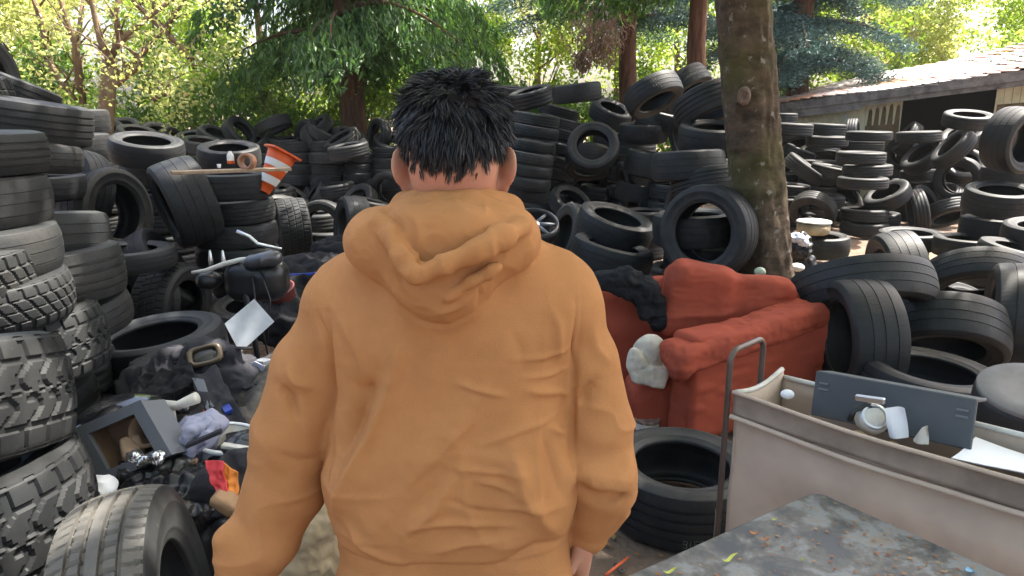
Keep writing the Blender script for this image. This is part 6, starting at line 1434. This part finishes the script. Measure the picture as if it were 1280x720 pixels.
# speaker box with brown inside
def box():
    Y = 2.02; c4 = [K(88, 537, Y), K(176, 500, Y), K(214, 568, Y - .07), K(127, 606, Y - .07)]; o = V3(sum(c4) / 4); root = empty('speaker_box', o, label='open grey speaker box with raw brown wood inside, tilted on the junk', cat='box')
    ux = (V3(c4[1]) - V3(c4[0]) + V3(c4[2]) - V3(c4[3])) * .25; uz = (V3(c4[0]) - V3(c4[3]) + V3(c4[1]) - V3(c4[2])) * .25; n = uz.cross(ux).normalized()
    if n.y > 0: n = -n
    def q(a, b, d): return ux * a + uz * b - n * d
    def hollow(name, a0, b0, t, d0, d1, m):      # square tube: outer a0 x b0, wall t (fraction)
        vs = [q(sx * (a0 - ti), sy * (b0 - ti), d) for d in (d0, d1) for ti in (0, t) for sx, sy in ((-1, -1), (1, -1), (1, 1), (-1, 1))]
        f = []
        for k in range(4): j = (k + 1) % 4; f += [(k, j, 4 + j, 4 + k), (8 + k, 12 + k, 12 + j, 8 + j), (k, 8 + k, 8 + j, j), (4 + k, 4 + j, 12 + j, 12 + k)]
        mb = MB(); mb.add(vs, f); return mb.build(name, m, root)
    hollow('front_frame', 1, 1, .34, 0, .016, M['boxgrey']); hollow('cabinet', .97, .97, .10, .018, .12, M['boxgrey']); hollow('inner_lining', .86, .86, .06, .020, .115, M['wood'])
    mb = MB(); mb.add([q(a, b, d) for d in (.116, .122) for a, b in ((-.9, -.9), (.9, -.9), (.9, .9), (-.9, .9))], [(0, 1, 2, 3), (7, 6, 5, 4), (0, 4, 5, 1), (1, 5, 6, 2), (2, 6, 7, 3), (3, 7, 4, 0)]); mb.build('back_board', M['wood'], root)
    mb = MB(); Mx = frame(n); mb.lathe([(.042, -.03), (.052, -.03), (.052, .05), (.042, .05), (.040, 0), (.042, -.03)], q(.42, .12, .09), Mx, 28); mb.build('port_ring', M['wood'], root, smooth=True)
    mb = MB(); mb.lathe([(0, 0), (.042, 0)], q(.42, .12, .10), Mx, 28); mb.build('port_shade', M['dark'], root)  # flat dark disc painted in for the shade down the port
    pr = [(rbox(np.array(o + q(-.25, -.25, .07)), (.030, .035, .045), .01, frame((.4, -.6, .6))), 'u', 0), (rbox(np.array(o + q(-.10, -.45, .05)), (.022, .03, .028), .01), 'u', .01)]; blob('inner_block', pr, .006, mat('pale raw wood', (.42, .28, .18), .8), root, None)
box()
pr = [(ell(K(150, 522, 2.35), (.17, .14, .075), Matrix.Rotation(R(-8), 3, 'Y')), 'u', 0), (ell(K(150, 540, 2.30), (.14, .16, .05)), 's', .02), (cap(K(185, 515, 2.3), K(232, 512, 2.25), .016), 'u', .03)]
blob('seat_shell', pr, .007, mat('glossy black shell', (.012, .012, .014), .12, spec=.8), None, None, label='glossy black curved shell behind the grey speaker box', cat='shell')
def fitting():
    Y = 2.2; root = empty('pipe_fitting', K(225, 510, Y), label='off-white plastic pipe fitting shaped like a T among the junk', cat='pipe'); o = root.location; k = lambda x, y: V3(K(x, y, Y)) - o
    mb = MB(); mb.tube([k(201, 505), k(222, 507), k(246, 497)], [.014, .015, .020], 16); mb.build('pipe', M['bone'], root, smooth=True); mb = MB(); mb.tube([k(213, 508), k(217, 526)], [.012, .011], 14); mb.build('branch', M['bone'], root, smooth=True)
fitting()
blob('cloth', [(ell(K(243, 548, 2.15), (.075, .07, .065), Matrix.Rotation(R(-35), 3, 'Y')), 'u', 0), (ell(K(222, 565, 2.1), (.045, .05, .03)), 'u', .03), (ell(K(262, 530, 2.2), (.05, .05, .04)), 'u', .03)] + chaincap([K(222, 560, 2.04), K(240, 540, 2.05), K(258, 526, 2.1)], .012, .015) + chaincap([K(232, 570, 2.04), K(254, 550, 2.05), K(268, 532, 2.1)], .010, .015), .006, M['lav'], None, wrinkle(.010, .05, .003, .02, 8), label='pale lavender cloth bundled beside the grey speaker box', cat='cloth')
def tub():
    c = V3(K(284, 560, 2.2)); root = empty('tub', c, label='tipped pale plastic tub with a white rim next to the lavender cloth', cat='tub'); Mx = frame((.15, .0, 1)) @ Matrix.Diagonal((1, 1, 1))
    mb = MB(); mb.lathe([(0, -.12), (.075, -.12), (.080, -.11), (.105, .035), (.102, .035), (.077, -.108), (0, -.112)], (0, 0, 0), Mx, 40); mb.build('body', M['bone'], root, smooth=True)
    mb = MB(); mb.lathe([(.102, .030), (.114, .030), (.116, .040), (.104, .044), (.101, .038)], (0, 0, 0), Mx, 40); mb.build('rim', M['paper'], root, smooth=True)
tub()
# bin bags and coloured nylon
rs = np.random.default_rng(3)
pr = [(ell(K(205, 625, 1.98), (.13, .12, .11)), 'u', 0), (ell(K(240, 645, 1.93), (.11, .11, .12)), 'u', .05), (ell(K(182, 590, 2.0), (.07, .06, .035)), 'u', .04), (ell(K(235, 585, 2.02), (.07, .05, .025)), 'u', .03)]
blob('bin_bag', pr, .006, M['plasticbag'], None, wrinkle(.018, .055, .008, .022, 5), sm=1, label='shiny crumpled black bin bag between the speaker box and the near tyre', cat='bag')
blob('foil', [(ell(K(168 + 14 * i, 572 + 4 * (i % 2), 1.93), (.016, .018, .012)), 'u', .01) for i in range(3)], .004, mat('crinkled silver foil', (.55, .56, .58), .2, metal=.9), None, wrinkle(.010, .02, .004, .010, 5), sm=1, label='small crinkled silver foil scrap shaped as a white highlight on the black bin bag', cat='foil')  # silver scrap shaped to give the bag a small white highlight
def sheet4(name, cs, m, amp=.012, sc=.05, th=.004, n=26, parent=None, seed=3, **k):
    """a creased piece of cloth stretched between four points (px, py, depth)"""
    q = [K(*c) for c in cs]; a, b = np.meshgrid(np.linspace(0, 1, n), np.linspace(0, 1, n), indexing='ij'); a = a.ravel()[:, None]; b = b.ravel()[:, None]
    V = q[0] * (1 - a) * (1 - b) + q[1] * a * (1 - b) + q[2] * a * b + q[3] * (1 - a) * b; nn = np.cross(q[1] - q[0], q[3] - q[0]); nn /= np.linalg.norm(nn)
    if nn[1] > 0: nn = -nn
    r = 1 - 2 * np.abs(vnoise(V * [1.5, 1, .8], sc, seed)); V = V + nn * (amp * r + amp * .35 * (1 - 2 * np.abs(vnoise(V, sc * .4, seed + 2))))[:, None] + np.stack([vnoise(V, sc, seed + 5), 0 * r, vnoise(V, sc, seed + 6)], 1) * amp * .6
    V = np.concatenate([V, V - nn * th]); i, j = np.meshgrid(np.arange(n - 1), np.arange(n - 1), indexing='ij'); i = i.ravel(); j = j.ravel(); F = np.stack([i * n + j, (i + 1) * n + j, (i + 1) * n + j + 1, i * n + j + 1], 1)
    e = []
    for t in range(n - 1): e += [(t, t + 1), ((n - 1) * n + t + 1, (n - 1) * n + t), ((t + 1) * n, t * n), (t * n + n - 1, (t + 1) * n + n - 1)]
    E = np.array([(u, v, v + n * n, u + n * n) for u, v in e]); F = np.concatenate([F, F[:, ::-1] + n * n, E])
    return link(name, mesh_np(name, V - (np.array(parent.location) if parent else 0), F), parent, m, **k)
g = empty('jacket', K(275, 610, 1.83), label='red and orange striped nylon jacket next to the man\'s left sleeve', cat='jacket')
sheet4('red_panel', [(259, 574, 1.86), (279, 577, 1.84), (291, 640, 1.80), (270, 624, 1.80)], M['pink'], .009, .04, parent=g); sheet4('orange_panel', [(278, 577, 1.85), (296, 588, 1.85), (303, 645, 1.82), (290, 642, 1.81)], M['org2'], .009, .035, parent=g, seed=8)
blob('dark_panel', [(ell(K(272, 625, 1.93), (.08, .07, .12)), 'u', 0), (ell(K(300, 590, 1.98), (.06, .05, .07)), 'u', .03)], .007, M['greycloth'], g, wrinkle(.012, .06, .004, .03, 6))
blob('rag', [(ell(K(112, 616, 1.85), (.055, .04, .03)), 'u', 0), (ell(K(125, 610, 1.85), (.04, .04, .025)), 'u', .02)], .006, M['paper'], None, wrinkle(.008, .04, .003, .02, 3), label='bright white rag tucked behind the near highway-tread tyre', cat='cloth')
sheet4('cloth', [(236, 470, 2.55), (268, 462, 2.6), (318, 545, 2.35), (280, 560, 2.3)], M['greycloth'], .022, .07, seed=4, label='dark sleeve of cloth hanging down over the junk below the goggles', cat='cloth')
sheet4('cloth', [(176, 476, 2.66), (240, 448, 2.66), (250, 480, 2.5), (185, 505, 2.5)], M['blackcloth'], .020, .06, seed=14, label='black creased cloth at the left end of the dark clothes heap', cat='cloth')
def scraps_near():
    r = random.Random(21)
    items = [(225, 585, 'wood', 'splintered brown wood strip by the bin bag'), (300, 560, 'bone', 'dirty white plastic strip beside the pale tub'), (255, 548, 'greycloth', 'dark rag end next to the lavender cloth')]
    for x, y, m, lb in items:
        c = V3(K(x, y, 2.02)); mb = MB(); a = r.uniform(-.6, .6); mb.box(c, (.055, .012, .006), Matrix.Rotation(a, 3, 'Y') @ Matrix.Rotation(r.uniform(-.5, .5), 3, 'Z'), .002); mb.build('strip', M[m], None, label=lb, cat='scrap')
scraps_near()
# things glimpsed between the left arm and the body, and below the sleeve
blob('canvas_bag', [(ell(K(390, 655, 1.75), (.075, .08, .10), Matrix.Rotation(R(25), 3, 'Y')), 'u', 0), (ell(K(375, 700, 1.72), (.08, .08, .09)), 'u', .04), (ell(K(408, 700, 1.75), (.06, .07, .10)), 'u', .04)], .006, M['tan'], None, wrinkle(.010, .05, .004, .02, 4), label='tan canvas bag seen between the man\'s left arm and his body', cat='bag')
blob('cardboard', [(rbox(K(282, 628, 1.80), (.035, .03, .02), .008, Matrix.Rotation(R(38), 3, 'Y')), 'u', 0)], .006, mat('brown cardboard', (.36, .22, .12), .85, bump=.2, bscale=40), None, wrinkle(.005, .06, 0, .02, 4), label='crushed brown cardboard sticking out behind the man\'s left sleeve', cat='cardboard')
blob('bin_bag', [(ell(K(330, 620, 2.15), (.22, .2, .2)), 'u', 0), (ell(K(400, 690, 1.95), (.18, .15, .16)), 'u', .06), (ell(K(300, 700, 1.9), (.15, .15, .16)), 'u', .06)], .011, M['plasticbag'], None, wrinkle(.02, .07, .008, .03, 9), sm=1, label='black bin bag behind the man\'s left arm under the tan canvas bag', cat='bag')
mb = MB(); mb.tube([V3(K(352, 722, 1.7)), V3(K(372, 700, 1.68)), V3(K(384, 680, 1.7))], [.016, .013, .010], 10); mb.build('pipe', M['boxgrey'], None, smooth=True, label='grey curved pipe end just inside the man\'s left sleeve', cat='pipe')
# low mound of rubbish that carries the junk
def mound():
    pr = [(ell([-.95, 2.75, .0], (.75, .8, .60)), 'u', 0), (ell([-.75, 2.05, .0], (.62, .5, .46)), 'u', .2), (ell([-.75, 3.7, 0], (.5, .7, .45)), 'u', .2), (ell([-.35, 2.3, 0], (.3, .5, .35)), 'u', .2)]
    V, Q = sdf_mesh(pr, (-1.8, 1.4, -.03), (.15, 4.6, .85), .02); V = relax(V, Q, 1); N = vnormals(V, Q); V = V + N * (.05 * (1 - 2 * np.abs(vnoise(V, .18, 3))) + .02 * vnoise(V, .06, 5))[:, None]
    link('rubbish_mound', mesh_np('rubbish_mound', V, Q), None, mat('dark trampled rubbish', (.035, .032, .03), .8, col2=(.10, .085, .07), vscale=14, bump=.8, bscale=30, bdist=.01, detail=8), kind='stuff', label='dark mound of trampled rubbish under the junk at left', cat='rubbish')
    r = np.random.default_rng(7); rr = random.Random(5); i = r.integers(0, len(V), 520); i = i[(N[i][:, 2] > .1)]
    mb = MB(); names = [M['blackmetal'], M['greycloth'], M['paper'], M['wood'], M['boxgrey'], M['bone'], M['red'], M['blue']]; wts = [0, 0, 1, 1, 1, 3, 3, 4, 4, 4, 5, 6, 2, 7]
    for k in i: s = rr.uniform(.008, .035); mb.cur = rr.choice(wts); mb.box(V[k] + N[k] * s * .3, (s, s * rr.uniform(.3, 1), s * rr.uniform(.08, .4)), frame(N[k]) @ rotz(rr.uniform(0, 6)), s * .06)
    mb.build('scraps', names, kind='stuff', label='small scraps of plastic, wood and paper over the rubbish mound', cat='scraps')
mound()
# by the man's left shoulder: blue crate, red bucket, board
def crate():
    c = V3(K(366, 352, 4.3)); root = empty('crate', c, label='blue slatted crate behind the man\'s left shoulder', cat='crate'); Mx = rotz(.3); mb = MB()
    for z in (-.06, -.02, .02, .06):
        for sx, sy, hx, hy in ((0, -.11, .14, .006), (0, .11, .14, .006), (-.135, 0, .006, .105), (.135, 0, .006, .105)): mb.box(Mx @ Vector((sx, sy, z)), (hx, hy, .011), Mx)
    for sx in (-1, 1):
        for sy in (-1, 1): mb.box(Mx @ Vector((sx * .139, sy * .115, 0)), (.012, .012, .075), Mx)
    mb.box((0, 0, -.073), (.13, .104, .004), Mx); mb.build('slats', M['blue'], root)
crate()
mb = MB(); c = V3(K(352, 378, 4.0)); mb.lathe([(0, -.09), (.075, -.09), (.098, .08), (.104, .082), (.104, .09), (.094, .09), (.071, -.084), (0, -.084)], c, frame((-.2, -.3, 1)), 32); mb.build('bucket', mat('maroon plastic', (.16, .035, .03), .5), None, smooth=True, label='maroon bucket below the blue crate, beside the man\'s shoulder', cat='bucket')
slab('board', [(348, 322), (382, 321), (392, 333, -.05), (352, 340, -.05)], 4.7, .03, M['wood'], 'short brown board leaning over the blue crate', 'board')
blob('clothes_pile', [(ell(K(400, 345, 4.6), (.22, .2, .12)), 'u', 0), (ell(K(430, 320, 5.2), (.25, .2, .12)), 'u', .08), (ell(K(350, 400, 4.0), (.2, .2, .12)), 'u', .08), (ell(K(380, 375, 4.4), (.35, .3, .25)), 'u', .08)], .014, M['blackcloth'], None, wrinkle(.03, .09, .01, .035, 9), label='dark rags heaped behind the blue crate', cat='clothes')
# ---- behind the leaning tree: basket, foil bag, bottle, post
def basket():
    c = V3(K(1016, 292, 7.75)); root = empty('basket', c, label='round pale basket with a dark-rimmed lid on the tyre behind the tree', cat='basket'); mb = MB(); mb.lathe([(0, -.0), (.15, 0), (.17, .02), (.172, .12), (.16, .12)], (0, 0, 0), n=36); mb.build('body', M['tan'], root, smooth=True)
    mb = MB(); mb.lathe([(.176, .118), (.182, .13), (.176, .142), (.15, .148), (0, .15)], (0, 0, 0), n=36); mb.build('lid', M['bone'], root, smooth=True); mb = MB(); mb.lathe([(.180, .118), (.186, .122), (.180, .128)], (0, 0, 0), n=36); mb.build('rim', M['blackmetal'], root)
basket()
blob('bin_bag', [(ell(K(1000, 310, 6.6), (.10, .08, .14)), 'u', 0), (ell(K(1008, 328, 6.6), (.07, .07, .10), Matrix.Rotation(R(-25), 3, 'Y')), 'u', .04), (ell(K(990, 340, 6.7), (.12, .1, .2)), 'u', .04)], .009, M['plasticbag'], None, wrinkle(.018, .06, .006, .03, 3), label='small knotted black bag right of the tree trunk', cat='bag')
blob('foil', [(ell(K(995, 297, 6.5), (.07, .05, .035)), 'u', 0), (ell(K(1004, 303, 6.5), (.04, .04, .03)), 'u', .02)], .007, mat('silvery blue foil', (.5, .55, .68), .3, metal=.6), None, wrinkle(.014, .04, .005, .02, 3), label='silvery blue wrapper on the knotted black bag', cat='wrapper')
mb = MB(); a = K(997, 345, 5.9); mb.tube([(a[0], a[1], 0), (a[0], a[1], .36)], .012, 10); mb.tube([(a[0] + .09, a[1], 0), (a[0] + .07, a[1], .36)], .012, 10); mb.tube([(a[0] - .01, a[1], .20), (a[0] + .1, a[1], .20)], .008, 8); mb.build('metal_frame', M['pole'], None, smooth=True, label='thin rusty metal frame standing right of the tree trunk', cat='frame')
blob('bowl', [(ell([a[0] - .01, a[1], .39], (.06, .06, .035)), 'u', 0)], .006, M['bone'], None, label='small off-white bowl on the rusty frame beside the trunk', cat='bowl')
blob('ball', [(ell(K(950, 340, 4.25), (.035, .035, .030)), 'u', 0)], .005, mat('pale green glass', (.35, .42, .30), .3), None, label='pale greenish ball resting on the armchair against the trunk', cat='ball')
# small things on the dirt
mb = MB(); a, b = PZ(757, 719, .012), PZ(786, 696, .012); mb.tube([a, a.lerp(b, .5), b], [.006, .006, .004], 8); mb.build('stick', mat('orange plastic strip', (.75, .14, .05), .5), None, smooth=True, label='orange plastic strip on the dirt beside the man\'s hand', cat='strip')
c = PZ(848, 676, .012); mb = MB(); mb.lathe([(0, .018), (.016, .017), (.020, .012), (.021, -.01), (0, -.01)], c, n=20); mb.build('plastic_cap', M['red'], None, smooth=True, label='red bottle cap on the dirt at the foot of the flat black tyre', cat='cap')
def chalk():
    """pale painted figures on the tread of the flat tyre, and the scratch above them"""
    c, q, sc = FLAT.location, FLAT.rotation_quaternion, FLAT.scale; inv = q.inverted()
    def loc(px, py, z): w = inv @ (PZ(px, py, z) - c); return math.atan2(w.y, w.x), w.z / sc.z
    a0, z0 = loc(852, 667, .035); a1, z1 = loc(884, 664, .037)
    dig = {'9': [(1, .6), (0, .6), (0, 1), (1, 1), (1, 0), (.1, 0)], '1': [(.5, 0), (.5, 1)], '5': [(1, 1), (0, 1), (0, .55), (1, .5), (1, 0), (0, 0)]}
    mb = MB(); w = (a1 - a0) / 8.5; h = .028
    for k, ch in enumerate('9155'):
        pts = [(a0 + w * (k * 1.15 + .75 * x), z0 + (z1 - z0) * k / 4 - h * .1 + h * y) for x, y in dig[ch]]
        mb.tube([Vector((math.cos(a) * (crown_r(z) + .0008), math.sin(a) * (crown_r(z) + .0008), z)) for a, z in pts], .0010, 4)
    a2, z2 = loc(876, 655, .07)
    mb.tube([Vector((math.cos(a2) * (crown_r(z) + .0006), math.sin(a2) * (crown_r(z) + .0006), z)) for z in np.linspace(-.04, .07, 9)], .0013, 5)
    mb.build('paint_mark', mat('pale tyre paint', (.20, .20, .17), .8), FLAT, smooth=True)
chalk()
